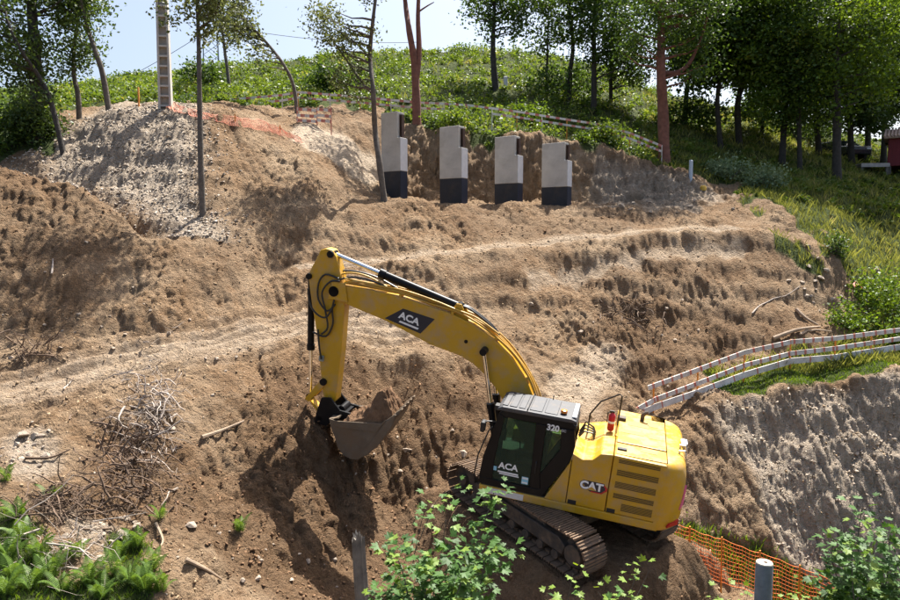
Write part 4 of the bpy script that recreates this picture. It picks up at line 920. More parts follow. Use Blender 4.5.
# ------------------------------------------------------------ posts
M_WOOD = mat('weathered_grey_wood', (.17,.15,.125), .85, vary=.3, vscale=5, bump=.6, bscale=14)
M_SAWN = mat('sawn_end_wood', (.62,.56,.44), .8, vary=.12, vscale=9)
M_GPT = mat('blue_grey_post', (.13,.16,.18), .6, vary=.3, vscale=5, bump=.2)
yy = 9.0; q = at(764.5, 563, yy); gz = ground(q.x, yy)-.4
p = empty('fence_post', (q.x, yy, gz)); tag(p, 'round blue grey post with pale sawn top in front of the net fence', 'post')
H_ = q.z-gz; MB().tube([(0,0,0),(0,0,H_-.012),(0,0,H_)], [.118,.110,.104], 24).build('shaft', M_GPT, p, smooth=True)
MB().tube([(0,0,H_-.002),(0,0,H_+.012)], [.106,.100], 24).build('sawn_top', M_SAWN, p, smooth=True)
MB().tube([(.01,-.01,H_+.008),(.01,-.01,H_+.022)], [.028,.020], 8).build('bolt', M_RUST, p)
yy = 10.6; q = at(363, 531, yy); gz = ground(q.x, yy)-.3; H_ = q.z-gz
V_ = []; F_ = []; k = 28
for i, t in enumerate(np.linspace(0, 1, 12)):
    for j in range(k):
        a = 2*math.pi*j/k; r = (.125-.035*t)*(1+.16*math.sin(3*a+1+t)+.10*math.sin(7*a+2*t)+.10*((j*7)%5-2)/2*(.6+.4*math.sin(j+t*9))); z = t*H_ + (0 if t < 1 else -.09*(.5+.5*math.sin(2*a+.8)) - .04*(j%3)); V_.append((q.x+r*math.cos(a)-.05*t*t+.03*math.sin(t*5), yy+r*math.sin(a), gz+z))
F_ = [(i*k+j, i*k+(j+1)%k, (i+1)*k+(j+1)%k, (i+1)*k+j) for i in range(11) for j in range(k)]; V_.append((q.x-.05, yy, gz+H_-.16)); F_ += [(11*k+j, 11*k+(j+1)%k, 12*k) for j in range(k)]
tag(MB().add(V_, F_).build('broken_stump', M_WOOD), 'grey splintered tree stump standing in the shade of the bucket', 'stump')
M_PVC = mat('pale_blue_pipe', (.45,.53,.60), .5)
def marker(u, v0, v1, yy, r, m, lab, name='marker_post'):
    a = at(u, v1, yy); gz = min(ground(a.x, yy)-.1, a.z-.3); t_ = at(u, v0, yy)
    tag(MB().tube([(a.x, yy, gz), (a.x, yy, t_.z-.02), (a.x, yy, t_.z)], [r, r, r*.7], 12).build(name, m, smooth=True), lab, 'post')
q = hit(690.5, 181, 30); marker(690.5, 160, 182, q.y, .09, M_PVC, 'pale blue pipe stub standing in the grass below the red trunk')
q = hit(505.5, 89, 36); marker(505.5, 76.5, 89, q.y, .12, M_CONW, 'small pale grey post on the green hillside')
q = hit(192, 100, 32); marker(192, 92, 101, q.y, .14, M_CONW, 'short grey post behind the utility pole')
q = hit(139, 107, 25); marker(139, 87, 108, q.y, .035, M_OST, 'thin orange stake left of the utility pole', 'stake')
q = hit(703, 190, 30); MBq = MB(); MBq.tube([(q.x,q.y,q.z-.05),(q.x,q.y,q.z+.12),(q.x,q.y,q.z+.2)], [.16,.15,.08], 10)
tag(MBq.build('yellow_marker_cap', mat('yellow_cap', (.55,.33,.03), .5), smooth=True), 'low yellow marker cap at the grass edge', 'marker')
# ------------------------------------------------------------ red hut with a deck, and a parked car
M_HRED = mat('dark_red_boards', (.17,.010,.016), .6, vary=.15, vscale=3)
M_TILE = mat('weathered_roof_tile', (.36,.26,.21), .85, vary=.25, vscale=4)
M_DECK = mat('grey_deck_wood', (.42,.38,.35), .8, vary=.25, vscale=4)
yy = 41.0; a = at(887.5, 168, yy); base = ground(a.x+2, yy)-.3; top_ = at(887.5, 137, yy).z; dz = at(887.5, 166, yy).z
p = empty('hut', (a.x, yy, base), R_(-33)); tag(p, 'dark red wooden hut with a tiled roof at the right edge', 'hut')
W_ = 4.2; L_ = 3.2; h0 = dz-base; h1 = top_-base
n = 21
for k in range(n):
    w = W_/n; MB().box((k*w+.006, -.03+.012*(k%2), h0), ((k+1)*w-.006, .02, h1)).build('wall_board', M_HRED, p)
for k in range(14):
    w = L_/14; MB().box((-.03+.012*(k%2), k*w+.03, h0), (.02, (k+1)*w+.02, h1)).build('wall_board', M_HRED, p)
MB().box((.03,.03,h0), (W_, L_, h1)).build('wall', M_HRED, p)
rf_ = MB(); rf_.add([(-.25,-.3,h1-.02),(W_+.2,-.3,h1-.02),(W_+.2,L_/2,h1+.62),(-.25,L_/2,h1+.62),(-.25,L_+.3,h1-.02),(W_+.2,L_+.3,h1-.02),(-.25,-.3,h1-.10),(W_+.2,-.3,h1-.10),(W_+.2,L_+.3,h1-.10),(-.25,L_+.3,h1-.10)], [(0,1,2,3),(3,2,5,4),(0,3,4,9,6),(1,7,8,5,2),(0,6,7,1),(4,5,8,9),(6,9,8,7)])
roof_h = rf_.build('roof', M_TILE, p)
for k in range(26):
    x = -.22+k*.17; MB().tube([(x,-.31,h1+.0),(x,L_/2-.02,h1+.635)], .055, 6).build('roof_tile', M_TILE, roof_h)
for (x, y) in ((.1,.1),(W_-.1,.1),(.1,L_-.1),(W_-.1,L_-.1),(2.1,.1)): MB().box((x-.08,y-.08,-.4),(x+.08,y+.08,h0)).build('leg', M_WOOD, p)
# deck: planks on a frame with legs
b_ = at(859.5, 164, yy); dw = a.x-b_.x-.08; dzz = at(870, 163.5, yy).z-base
d = empty('deck', (b_.x, yy, base), R_(-6)); tag(d, 'grey wooden deck on legs beside the red hut', 'deck')
for k in range(9):
    w = dw/9; MB().box((k*w+.012, -.2, dzz-.04+random.uniform(-.01,.01)), ((k+1)*w-.012, 2.2, dzz)).build('plank', M_DECK, d)
MB().box((0,-.24,dzz-.22),(dw,-.20,dzz-.03)).build('fascia', M_DECK, d); MB().box((0,2.0,dzz-.22),(dw,2.06,dzz-.045)).build('joist', M_WOOD, d)
MB().box((.02,-.2,dzz-.20),(.1,2.0,dzz-.045)).build('joist', M_WOOD, d)
for x in (.1, dw-.1):
    for y in (-.1, 2.0): MB().box((x-.06,y-.06,-.6),(x+.06,y+.06,dzz-.05)).build('leg', M_WOOD, d)
# car seen end-on behind the grass
yy = 48.5; a = at(838.5, 153, yy); gz = ground(a.x, yy)
M_CAR = mat('dark_blue_car_paint', (.008,.011,.03), .25, coat=.6); M_CGL = mat('car_glass', (.02,.025,.03), .06, spec=.8); M_TYR = mat('tyre_rubber', (.02,.02,.02), .8)
c = empty('parked_car', (a.x, yy, gz), R_(6)); tag(c, 'dark blue car parked under the trees behind the grass ridge', 'car')
hull = [(-2.1,.35),(-2.15,.75),(-2.0,.92),(-1.15,1.0),(-.5,1.46),(.9,1.48),(1.6,1.05),(2.05,.98),(2.1,.5),(2.05,.32)]
cb = bmesh.new(); R1 = [[cb.verts.new((w*(1-.16*max(0, z-.95)/.5), y, z)) for y, z in hull] for w in (-.88, .88)]
cb.faces.new(R1[0]); cb.faces.new(R1[1][::-1]); n = len(hull)
for i in range(n): cb.faces.new((R1[0][i], R1[1][i], R1[1][(i+1)%n], R1[0][(i+1)%n]))
bmesh.ops.recalc_face_normals(cb, faces=cb.faces); me = bpy.data.meshes.new('body'); cb.to_mesh(me); cb.free(); me.materials.append(M_CAR); o = link_mesh('body', me, c); mo_ = o.modifiers.new('bevel', 'BEVEL'); mo_.width = .08; mo_.segments = 3; mo_.limit_method = 'ANGLE'
MB().add([(-.72,-1.14,1.03),(.72,-1.14,1.03),(.66,-.56,1.44),(-.66,-.56,1.44)], [(0,1,2,3)]).build('windscreen', M_CGL, c)
for s in (-1, 1):
    MB().add([(s*.885,-1.0,1.0),(s*.885,1.4,1.0),(s*.80,.85,1.40),(s*.80,-.5,1.40)], [(0,1,2,3)]).build('side_window', M_CGL, c)
    MB().box((s*.62-.14,-2.17,.68),(s*.62+.14,-2.10,.82)).build('headlight', M_WHT, c, bevel=.02)
    for y in (-1.3, 1.3): MB().cyl((s*.70,y,.32),(s*.90,y,.32),.32,18).build('wheel', M_TYR, c, smooth=True)
# ------------------------------------------------------------ trees
M_BARK = mat('grey_bark', (.125,.105,.085), .9, vary=.4, vscale=5, bump=.8, bscale=12)
M_BARKD = mat('dark_bark', (.050,.042,.034), .9, vary=.4, vscale=5, bump=.8, bscale=12)
M_PINE = mat('red_pine_bark', (.20,.085,.058), .9, vary=.35, vscale=4, bump=.9, bscale=9)
L_DK = leaf_mat('oak_leaves', (.024,.052,.010), (.085,.150,.026), .38)
L_MID = leaf_mat('alder_leaves', (.030,.055,.012), (.090,.145,.030), .38)
L_OLV = leaf_mat('olive_willow_leaves', (.045,.060,.020), (.125,.150,.050), .40)
L_BRT = leaf_mat('bright_bush_leaves', (.045,.085,.012), (.145,.235,.030), .40, yellow=(.26,.28,.05))
L_HILL = leaf_mat('hillside_leaves', (.036,.075,.011), (.160,.235,.036), .38, yellow=(.30,.29,.06))
L_GRS = leaf_mat('grass_blades', (.085,.115,.022), (.29,.30,.075), .42, yellow=(.46,.38,.16))
L_PAL = leaf_mat('pale_shrub_leaves', (.10,.16,.07), (.24,.32,.18), .3)
L_FRN = leaf_mat('fern_leaves', (.06,.12,.018), (.17,.27,.045), .4)
def leaf_quads(C, size, rng, flat=.35, ratio=.62):
    """C (n,3) leaf centres -> bent rhombi facing every way"""
    n = len(C); d = rng.normal(size=(n,3)); d[:,2] *= .7; d /= np.linalg.norm(d, axis=1)[:,None]
    w = rng.normal(size=(n,3)); w[:,2] += flat; w -= d*(w*d).sum(1)[:,None]; w /= np.linalg.norm(w, axis=1)[:,None]+1e-9
    s_ = np.cross(d, w); L_ = (size*rng.uniform(.6, 1.35, n))[:,None]
    V = np.stack([C-d*L_*.5, C+s_*L_*ratio*.5+w*L_*.08, C+d*L_*.5, C-s_*L_*ratio*.5+w*L_*.08], 1).reshape(-1, 3)
    return V, np.arange(4*n).reshape(n, 4)
def blob_pts(blobs, rng, n, shell=.55):
    vol = np.array([b[3]*b[4]*b[5] for b in blobs])**.75; k = rng.choice(len(blobs), n, p=vol/vol.sum()); out = []
    for i in k:
        b = blobs[i]; v = rng.normal(size=3); v /= np.linalg.norm(v); r = rng.uniform(shell**3, 1)**(1/3)*rng.uniform(.75,1.08); out.append((b[0]+v[0]*b[3]*r, b[1]+v[1]*b[5]*r, b[2]+v[2]*b[4]*r))
    return np.array(out)
def tree(name, label, Yd, trunk, r0, blobs, ncl, lpc, lsize, spread, bark=M_BARK, leaf=L_MID, seed=0, group='trees on the slope', limbs=None, cat='tree', stems=None, sink=.35):
    """trunk: image points (u,v) from the root up, all near distance Yd; blobs: (u,v,ru,rv) crown masses in image units"""
    rng = np.random.default_rng(seed+100); rnd = random.Random(seed)
    P = [at(u, v, Yd + (i*.12*rnd.uniform(-1,1) if i else 0)) for i, (u, v) in enumerate(trunk)]
    g = ground(P[0].x, P[0].y); P[0].z = min(P[0].z, g)-sink if P[0].z < g+.8 else g-sink
    root = empty(name, (P[0].x, P[0].y, P[0].z)); tag(root, label, cat, group); o0 = P[0].copy(); sc_ = Yd/FPX
    PP = smoothp([p-o0 for p in P], 4); n = len(PP)
    tm = MB(); tm.tube(PP, [r0*(1-.68*i/(n-1))*(1.25 if i == 0 else 1)*(1+.06*math.sin(i*2.3)) for i in range(n)], 9); tr_ = tm.build('trunk', bark, root, smooth=True)
    for st in (stems or []):
        Q = smoothp([at(u, v, Yd)-o0 for u, v in st[0]], 4); m_ = len(Q); MB().tube(Q, [st[1]*(1-.6*i/(m_-1)) for i in range(m_)], 8).build('limb', bark, root, smooth=True)
    B = [(*( at(u, v, Yd + rnd.uniform(-1,1)*ru*sc_*.35)-o0), ru*sc_, rv*sc_, min(ru*sc_, rv*sc_*1.3)*.95) for u, v, ru, rv in blobs]
    cl_ = blob_pts(B, rng, ncl)
    lm = MB()
    for c in cl_[::max(1, len(cl_)//(limbs or 22))]:
        c = Vector(c); below = [q for q in PP if q.z < c.z-.25*(c-q).length] or PP[n//2:]
        q = min(below[len(below)//4:] or below, key=lambda a: (a-c).length); h_ = (c-q)
        mid = q+h_*.5+Vector((rnd.uniform(-.2,.2), rnd.uniform(-.2,.2), -.06*h_.length)); rr_ = min(r0*.38, .018+.022*h_.length)
        lm.tube([q, q.lerp(mid, .5)+Vector((0,0,.04)), mid, c], [rr_, rr_*.75, rr_*.5, .008], 5, False)
    if lm.v: tag(lm.build('branches', bark, root, smooth=True), kind='stuff')
    C = (cl_[:,None,:] + rng.normal(size=(len(cl_), lpc, 3))*np.array([spread, spread, spread*.75])*rng.uniform(.6,1.3,(len(cl_),1,1))).reshape(-1, 3)
    V, F = leaf_quads(C, lsize, rng)
    tag(link_mesh('crown', np_mesh('crown', V, F, leaf), root), kind='stuff')
    return root
LG = 'trees at the left edge'
tree('broadleaf_tree', 'big dark-trunked leafy tree, thickest at the left edge', 29.0, [(37,118),(36,70),(33,30),(30,-30),(28,-80)], .30, [(28,20,42,34),(10,60,30,40),(55,-20,45,30),(15,-25,40,30),(45,70,18,22)], 120, 52, .16, .34, M_BARKD, L_MID, 1, LG)
tree('broadleaf_tree', 'slender crooked tree leaning left beside the dark thick trunk', 27.5, [(64,136),(52,105),(40,78),(22,52),(8,22),(2,-10)], .11, [(12,50,24,26),(5,15,22,24),(35,95,12,12)], 46, 40, .15, .30, M_BARKD, L_MID, 2, LG)
tree('broadleaf_tree', 'slim forked tree between the thick trunk and the leaning one', 31.0, [(79,112),(78,95),(74,75),(74,50),(78,15),(76,-20)], .13, [(75,40,22,22),(72,8,26,24),(88,62,14,12),(64,70,13,12)], 62, 40, .15, .32, M_BARK, L_MID, 3, LG)
tree('broadleaf_tree', 'slim tree leaning left at the edge of the gravel mound', 29.5, [(110,107),(103,75),(95,50),(86,22),(78,-10),(72,-40)], .13, [(86,12,22,18),(72,-10,28,24),(98,60,9,8),(82,38,12,10)], 50, 40, .15, .30, M_BARK, L_MID, 4, LG)
tree('young_tree', 'straight slim tree standing alone in the gully below the mound', 24.0, [(203,213),(201,170),(200,120),(199,60),(198,20),(196,-20),(194,-60)], .115, [(188,12,30,18),(212,18,30,26),(178,-15,34,22),(230,-10,26,24),(235,38,14,16),(200,-30,40,20)], 80, 42, .13, .26, M_BARK, L_OLV, 5, 'slim trees in the dirt')
tree('young_tree', 'thin straight tree on the hill behind the gravel mound', 38.0, [(231,100),(228,75),(224,45),(221,15),(220,-15)], .11, [(224,18,18,22),(218,-10,22,20),(234,38,8,9)], 40, 36, .17, .30, M_BARK, L_OLV, 6, 'slim trees in the dirt')
tree('young_tree', 'thin tree arching left over the barrier end', 33.0, [(297,107),(294,88),(284,65),(266,42),(250,25),(238,8),(228,-8)], .095, [(240,22,16,16),(262,50,15,11),(228,2,20,14),(250,38,12,12)], 40, 38, .15, .26, M_BARK, L_OLV, 7, 'slim trees in the dirt')
tree('young_tree', 'slim forked tree with sparse crown leaning before the first pier', 28.2, [(385,186),(379,160),(375,130),(373,90),(370,55),(373,20),(377,-15),(378,-40)], .135, [(335,30,24,18),(322,18,14,12),(352,52,18,14),(348,80,16,16),(372,30,12,26),(372,-10,14,18),(362,88,10,14)], 84, 40, .125, .24, M_BARK, L_OLV, 8, 'slim trees in the dirt', stems=[([(374,95),(362,82),(348,62),(336,45),(325,30)], .06), ([(371,60),(358,45),(345,34)], .04)])
tree('pine_tree', 'bare reddish pine trunk forked into two above the piers', 34.3, [(417,127),(416,95),(414,60),(409,30),(405,0),(402,-40)], .235, [(432,0,10,9),(400,-45,40,16),(440,-45,30,16)], 34, 34, .16, .26, M_PINE, L_DK, 9, 'red-barked pines', stems=[([(416,80),(419,50),(418,15),(420,-30)], .17), ([(418,12),(427,6),(434,2)], .05)])
TG = 'trees along the right skyline'
tree('broadleaf_tree', 'dark tree standing apart on the crest, left of the wood', 42.0, [(498,100),(494,72),(493,45),(494,15),(496,-20)], .22, [(498,12,28,20),(478,2,18,16),(516,-6,26,24),(490,32,10,8),(520,28,12,12)], 96, 46, .20, .36, M_BARKD, L_DK, 10, TG)
tree('young_tree', 'thin pale-stemmed tree at the left rim of the wood', 43.0, [(546,104),(547,70),(548,30),(549,-20)], .10, [(544,42,14,18),(550,12,18,24),(540,-10,20,18)], 52, 38, .18, .34, M_BARKD, L_MID, 11, TG)
tree('broadleaf_tree', 'slim dark tree beside the thin pale stem', 42.0, [(569,108),(570,75),(573,45),(570,10),(568,-20)], .17, [(575,30,22,22),(560,8,22,20),(585,-5,24,22)], 80, 42, .19, .36, M_BARKD, L_DK, 12, TG)
tree('broadleaf_tree', 'dark straight trunk under a wide crown, left of the red trunk', 41.0, [(594,112),(594,80),(594,45),(594,0),(594,-30)], .19, [(600,20,28,28),(624,42,24,24),(608,-10,34,24),(585,48,16,14),(602,62,14,12)], 150, 44, .19, .38, M_BARKD, L_DK, 13, TG)
tree('broadleaf_tree', 'thin dark trunk just left of the red trunk', 43.5, [(611,110),(611,80),(612,45),(614,5),(616,-30)], .13, [(620,62,22,22),(632,24,28,32),(612,-5,26,22),(640,70,14,16)], 130, 42, .19, .38, M_BARKD, L_MID, 14, TG)
tree('pine_tree', 'tall single red-brown trunk with a big right-hand limb', 35.8, [(665,152),(663,110),(661,70),(661,30),(660,-20),(660,-60)], .31, [(646,14,30,26),(684,18,36,28),(640,-20,40,20),(700,-10,40,30),(692,48,28,18),(640,50,20,16),(705,72,18,12)], 190, 46, .17, .38, M_PINE, L_DK, 15, 'red-barked pines', stems=[([(662,73),(678,72),(690,62),(700,40),(708,15)], .13)])
RT = [ (722,150,41,.20,'its trunk just left of the sky gaps'), (741,135,42,.26,'stout dark trunk between the two sky gaps'), (762,128,46,.16,'leaning dark trunk right of the sky gaps'), (783,150,40,.24,'dark trunk amid the densest shade'), (801,160,39,.17,'slim dark trunk in front at the shade edge'), (820,158,44,.24,'dark trunk behind the parked car'), (853,160,43,.24,'dark trunk under the sunlit crown'), (885,150,48,.25,'dark trunk behind the hut roof') ]
for i, (u, v, yd, r, lab) in enumerate(RT):
    h = random.Random(i+40); du = h.uniform(-14, 14); r *= .8
    bl = [(u+du, 28+h.uniform(-8,8), 34, 26), (u-18+du, 62, 26, 24), (u+20+du, 58, 26, 24), (u+du*2, -10, 46, 26)]
    if i not in (0, 1): bl += [(u+h.uniform(-14,14), 90, 24, 18), (u+h.uniform(-16,16), 112, 20, 13)]
    if i in (0,): bl += [(u-18, 84, 18, 12)]
    if i in (3, 5, 6): bl += [(u+6, 104, 28, 18), (u+16, 122, 22, 12)]
    tree('broadleaf_tree', 'leafy tree of the wood, ' + lab, yd, [(u, v-18 if i != 4 else v), (u+h.uniform(-5,5), 105), (u+du*.3+h.uniform(-4,4), 75), (u+du, 30), (u+du*1.4, -30)], r, bl, 260, 48, h.uniform(.17,.25), .44, M_BARKD, (L_DK, L_MID, L_DK, L_BRT)[i % 4], 20+i, TG)
tree('broadleaf_tree', 'broad sunlit green tree filling the top right corner', 38.0, [(838,150),(837,110),(836,70),(838,20),(840,-20)], .24, [(838,20,40,28),(812,48,30,24),(866,44,36,30),(850,80,34,24),(880,10,36,26),(822,86,22,18),(890,80,24,22),(845,110,26,14)], 230, 52, .20, .42, M_BARKD, L_BRT, 41, TG)
tree('broadleaf_tree', 'leafy tree leaning into the frame above the red hut', 45.0, [(918,160),(916,110),(914,60),(912,0)], .24, [(905,30,36,30),(890,70,30,24),(915,90,30,22),(900,-10,40,26),(884,108,22,16)], 220, 48, .22, .44, M_BARKD, L_MID, 61, TG)
tree('broadleaf_tree', 'leafy tree behind the sunlit one, filling the crown gap', 50.0, [(868,150),(868,110),(866,60),(865,0)], .22, [(866,30,36,30),(850,70,30,24),(880,96,30,20),(866,-10,40,26)], 220, 48, .24, .46, M_BARKD, L_DK, 62, TG)
tree('broadleaf_tree', 'leafy tree behind the red trunk, closing the canopy', 44.0, [(684,135),(686,100),(690,60),(694,0)], .2, [(690,22,34,28),(676,58,24,20),(712,52,24,22),(690,-12,44,24)], 220, 48, .22, .44, M_BARKD, L_DK, 63, TG)
# ------------------------------------------------------------ shrubs (things) and scrub, grass (stuff)
def shrub(name, label, u, v, ru, rv, ncl, lpc, lsize, spread, leaf, seed, y0=8., y1=60., group=None, Yd=None, cat='shrub'):
    rng = np.random.default_rng(seed+500); q = hit(u, v, y0, y1) if Yd is None else Vector((at(u, v, Yd).x, Yd, ground(at(u, v, Yd).x, Yd)))
    s_ = q.y/FPX; root = empty(name, (q.x, q.y, q.z-.06)); tag(root, label, cat, group)
    rx, rz = ru*s_, rv*s_; c = blob_pts([(0,0,rz*.75,rx,rz,rx*.8)], rng, ncl, .4); gz = np.array([ground(q.x+a, q.y+b)-q.z for a, b in c[:,:2]]); c[:,2] = np.maximum(c[:,2], gz+.12)
    st = MB()
    for k in c[::max(1, ncl//9)]: st.tube([(rng.normal()*.04, rng.normal()*.04, -.1), tuple(k*.5+np.array([0,0,.05])), tuple(k)], [.02,.014,.006], 5, False)
    tag(st.build('stems', M_BARK, root, smooth=True), kind='stuff')
    C = (c[:,None,:] + rng.normal(size=(ncl, lpc, 3))*spread).reshape(-1, 3); V, F = leaf_quads(C, lsize, rng)
    tag(link_mesh('foliage', np_mesh('foliage', V, F, leaf), root), kind='stuff'); return root
SG = 'shrubs around the site'
shrub('shrub', 'bright green leafy shrub at the right edge beside the dirt', 882, 318, 34, 30, 60, 40, .13, .20, L_BRT, 1, 20, 40, SG)
shrub('shrub', 'low bright shrub in front of the taller one at right edge', 852, 330, 22, 16, 36, 36, .12, .18, L_BRT, 2, 20, 40, SG)
shrub('shrub', 'leafy shrub at the right end of the three-board barrier', 900, 346, 16, 15, 30, 36, .12, .17, L_BRT, 3, 20, 40, SG)
shrub('shrub', 'small dark bush on the stony edge of the dirt', 838, 258, 10, 14, 22, 30, .11, .15, L_DK, 4, 22, 40, SG)
shrub('shrub', 'pale silvery shrub in the shade below the wood, left one', 728, 180, 22, 12, 40, 36, .14, .2, L_PAL, 5, 30, 50, SG)
shrub('shrub', 'pale silvery shrub in the shade below the wood, right one', 765, 188, 24, 12, 40, 36, .14, .2, L_PAL, 6, 30, 50, SG)
shrub('shrub', 'dark rounded bush behind the forked slim tree', 330, 92, 22, 14, 50, 36, .2, .3, L_DK, 7, 34, 55, SG)
shrub('shrub', 'dark bush at the top of the mound beside the straight slim tree', 205, 88, 26, 14, 50, 36, .2, .3, L_DK, 8, 33, 55, SG)
shrub('shrub', 'dense bush under the left trees, beside the mound', 40, 142, 26, 22, 60, 40, .14, .24, L_MID, 9, 23, 40, SG)
shrub('shrub', 'dark bush at the far left under the trees', 8, 150, 22, 22, 56, 40, .14, .24, L_DK, 10, 23, 40, SG)
shrub('shrub', 'dark leafy bush low at the left edge by the brown mound', 30, 112, 24, 18, 50, 40, .14, .24, L_MID, 12, 26, 40, SG)
shrub('shrub', 'green tuft hanging over the cut bank behind the second pier', 460, 128, 26, 9, 40, 32, .16, .2, L_HILL, 13, 32, 45, SG)
shrub('shrub', 'green tuft hanging over the cut bank right of the fourth pier', 600, 140, 26, 9, 40, 32, .16, .2, L_HILL, 14, 32, 45, SG)
shrub('shrub', 'pale green shrub on the bank edge above the third pier', 530, 122, 20, 10, 36, 32, .16, .2, L_BRT, 15, 32, 45, SG)
shrub('shrub', 'tall dark thicket among the trunks on the crest', 560, 98, 40, 18, 70, 40, .2, .34, L_DK, 16, 38, 56, SG)
shrub('shrub', 'dark thicket behind the red trunk', 690, 128, 40, 16, 80, 40, .2, .34, L_DK, 17, 37, 56, SG)
shrub('shrub', 'dark thicket below the trunks right of the sky gaps', 800, 140, 46, 16, 80, 40, .2, .34, L_DK, 18, 38, 56, SG)
shrub('shrub', 'sunlit bush seen through the gap between trunks', 752, 118, 18, 10, 40, 36, .2, .26, L_BRT, 19, 44, 56, SG)
shrub('shrub', 'low bright shrub beside the parked car', 858, 163, 7, 7, 16, 26, .13, .16, L_BRT, 20, 38, 56, SG)
def scatter(n, y0, y1, zone, thr, rng, bias=1.0, lim=.70):
    out = []
    while len(out) < n:
        y = y0+(y1-y0)*rng.random(4*n)**bias; x = (rng.random(4*n)*2-1)*lim*y; k = zone_n(zone, x, y) > thr; out += list(zip(x[k], y[k]))
    return np.array(out[:n])
rng = np.random.default_rng(77)
# scrub on the hill: low domes of leaves
c = scatter(4200, 32, 57, grass, .6, rng, 1.0); hgt = (.25+.75*np.clip(fbm(c[:,0]*.25, c[:,1]*.25, 3, 66)+.45, 0, 1)**1.5*rng.uniform(.5,1.4,len(c)))
uu = 450+FPX*c[:,0]/c[:,1]; shade_ = np.where((uu > 660), .45, 1.0); hgt = hgt*shade_
k = 34; gz = ground_n(c[:,0], c[:,1])
off = rng.normal(size=(len(c), k, 3)); off /= np.linalg.norm(off, axis=2)[:,:,None]; off *= rng.uniform(.35, 1, (len(c), k, 1)); off[:,:,2] = np.abs(off[:,:,2])
C = np.stack([c[:,0], c[:,1], gz], 1)[:,None,:] + off*np.stack([hgt*.85, hgt*.85, hgt], 1)[:,None,:]
V, F = leaf_quads(C.reshape(-1,3), .165, rng); tag(link_mesh('hillside_scrub', np_mesh('hillside_scrub', V, F, L_HILL)), 'dense green bracken and bramble covering the hillside', 'scrub', kind='stuff')
def grass_stuff(name, label, pts, hmin, hmax, w, m):
    n = len(pts); gz = ground_n(pts[:,0], pts[:,1]); h = rng.uniform(hmin, hmax, n); a = rng.uniform(0, 6.28, n); le = rng.normal(size=(n,2))*.35*h[:,None]
    dx, dy = np.cos(a)*w, np.sin(a)*w; B = np.stack([pts[:,0], pts[:,1], gz-.04], 1); z0 = np.zeros(n)
    V = np.stack([B+np.stack([dx,dy,z0],1), B-np.stack([dx,dy,z0],1), B+np.stack([le[:,0]*.4, le[:,1]*.4, h*.6],1)-np.stack([dx,dy,z0],1)*.6, B+np.stack([le[:,0], le[:,1], h],1)], 1).reshape(-1,3)
    tag(link_mesh(name, np_mesh(name, V, np.arange(4*n).reshape(n,4), m)), label, 'grass', kind='stuff')
pts = scatter(8000, 33, 56, grass, .6, rng); pts = pts[(450+FPX*pts[:,0]/pts[:,1]) < 660]; grass_stuff('hillside_grass', 'straw-coloured and green grass tufts between the hillside bracken', pts, .2, .5, .02, L_GRS)
pts = scatter(90000, 23, 52, grass, .45, rng, 1.3); ui = 450+FPX*pts[:,0]/pts[:,1]; pts = pts[(ui > 640)][:56000]
grass_stuff('slope_grass', 'long green and straw-coloured grass on the right-hand slope', pts, .14, .42, .011, L_GRS)
pts = scatter(9000, 20.5, 25.5, grass, .4, rng); grass_stuff('edge_grass', 'short bright grass along the three-board barrier', pts, .05, .17, .014, L_BRT)
pts = scatter(9000, 12.6, 19.5, grass, .4, rng); grass_stuff('net_grass', 'fresh green grass at the foot of the net fence', pts, .12, .34, .014, L_BRT)
pts = scatter(7000, 8.6, 13.4, grass, .4, rng); grass_stuff('corner_grass', 'green grass between the ferns in the lower left corner', pts, .05, .16, .010, L_BRT)
# ------------------------------------------------------------ maple saplings: every large leaf its own piece
def maple_leaf_mesh(name, m, n=5):
    out = [(0,0)]; lob = [(-78,.62),(-38,.86),(0,1.0),(38,.86),(78,.62)]; pts_ = []
    pts_.append((-.10,-.02))
    for i, (a, r) in enumerate(lob):
        a = R_(a); 
        for da, rr in ((-.30,.66),(-.13,.80),(0,1.0),(.13,.80),(.30,.66)): pts_.append((math.sin(a+da)*r*rr, math.cos(a+da)*r*rr))
        if i < 4: b = R_((lob[i][0]+lob[i+1][0])/2); pts_.append((math.sin(b)*.50, math.cos(b)*.50))
    pts_.append((.10,-.02))
    V = [(0,.18,.0)] + [(x, y, .10*abs(x)-.12*(y-.2)**2) for x, y in pts_]; k = len(pts_)
    F = [(0, i, i+1) for i in range(1, k)] + [(0, k, 1)]
    me = bpy.data.meshes.new(name); me.from_pydata(V, [], F); me.materials.append(m); me.update(); return me
L_MAP = [leaf_mat('maple_leaves_%s' % t, d_, l_, .35, .55) for t, d_, l_ in (('deep', (.030,.080,.014), (.05,.115,.02)), ('mid', (.05,.125,.02), (.08,.17,.03)), ('fresh', (.13,.22,.025), (.20,.29,.04)))]
MAPLE = [maple_leaf_mesh('maple_leaf', m) for m in L_MAP]
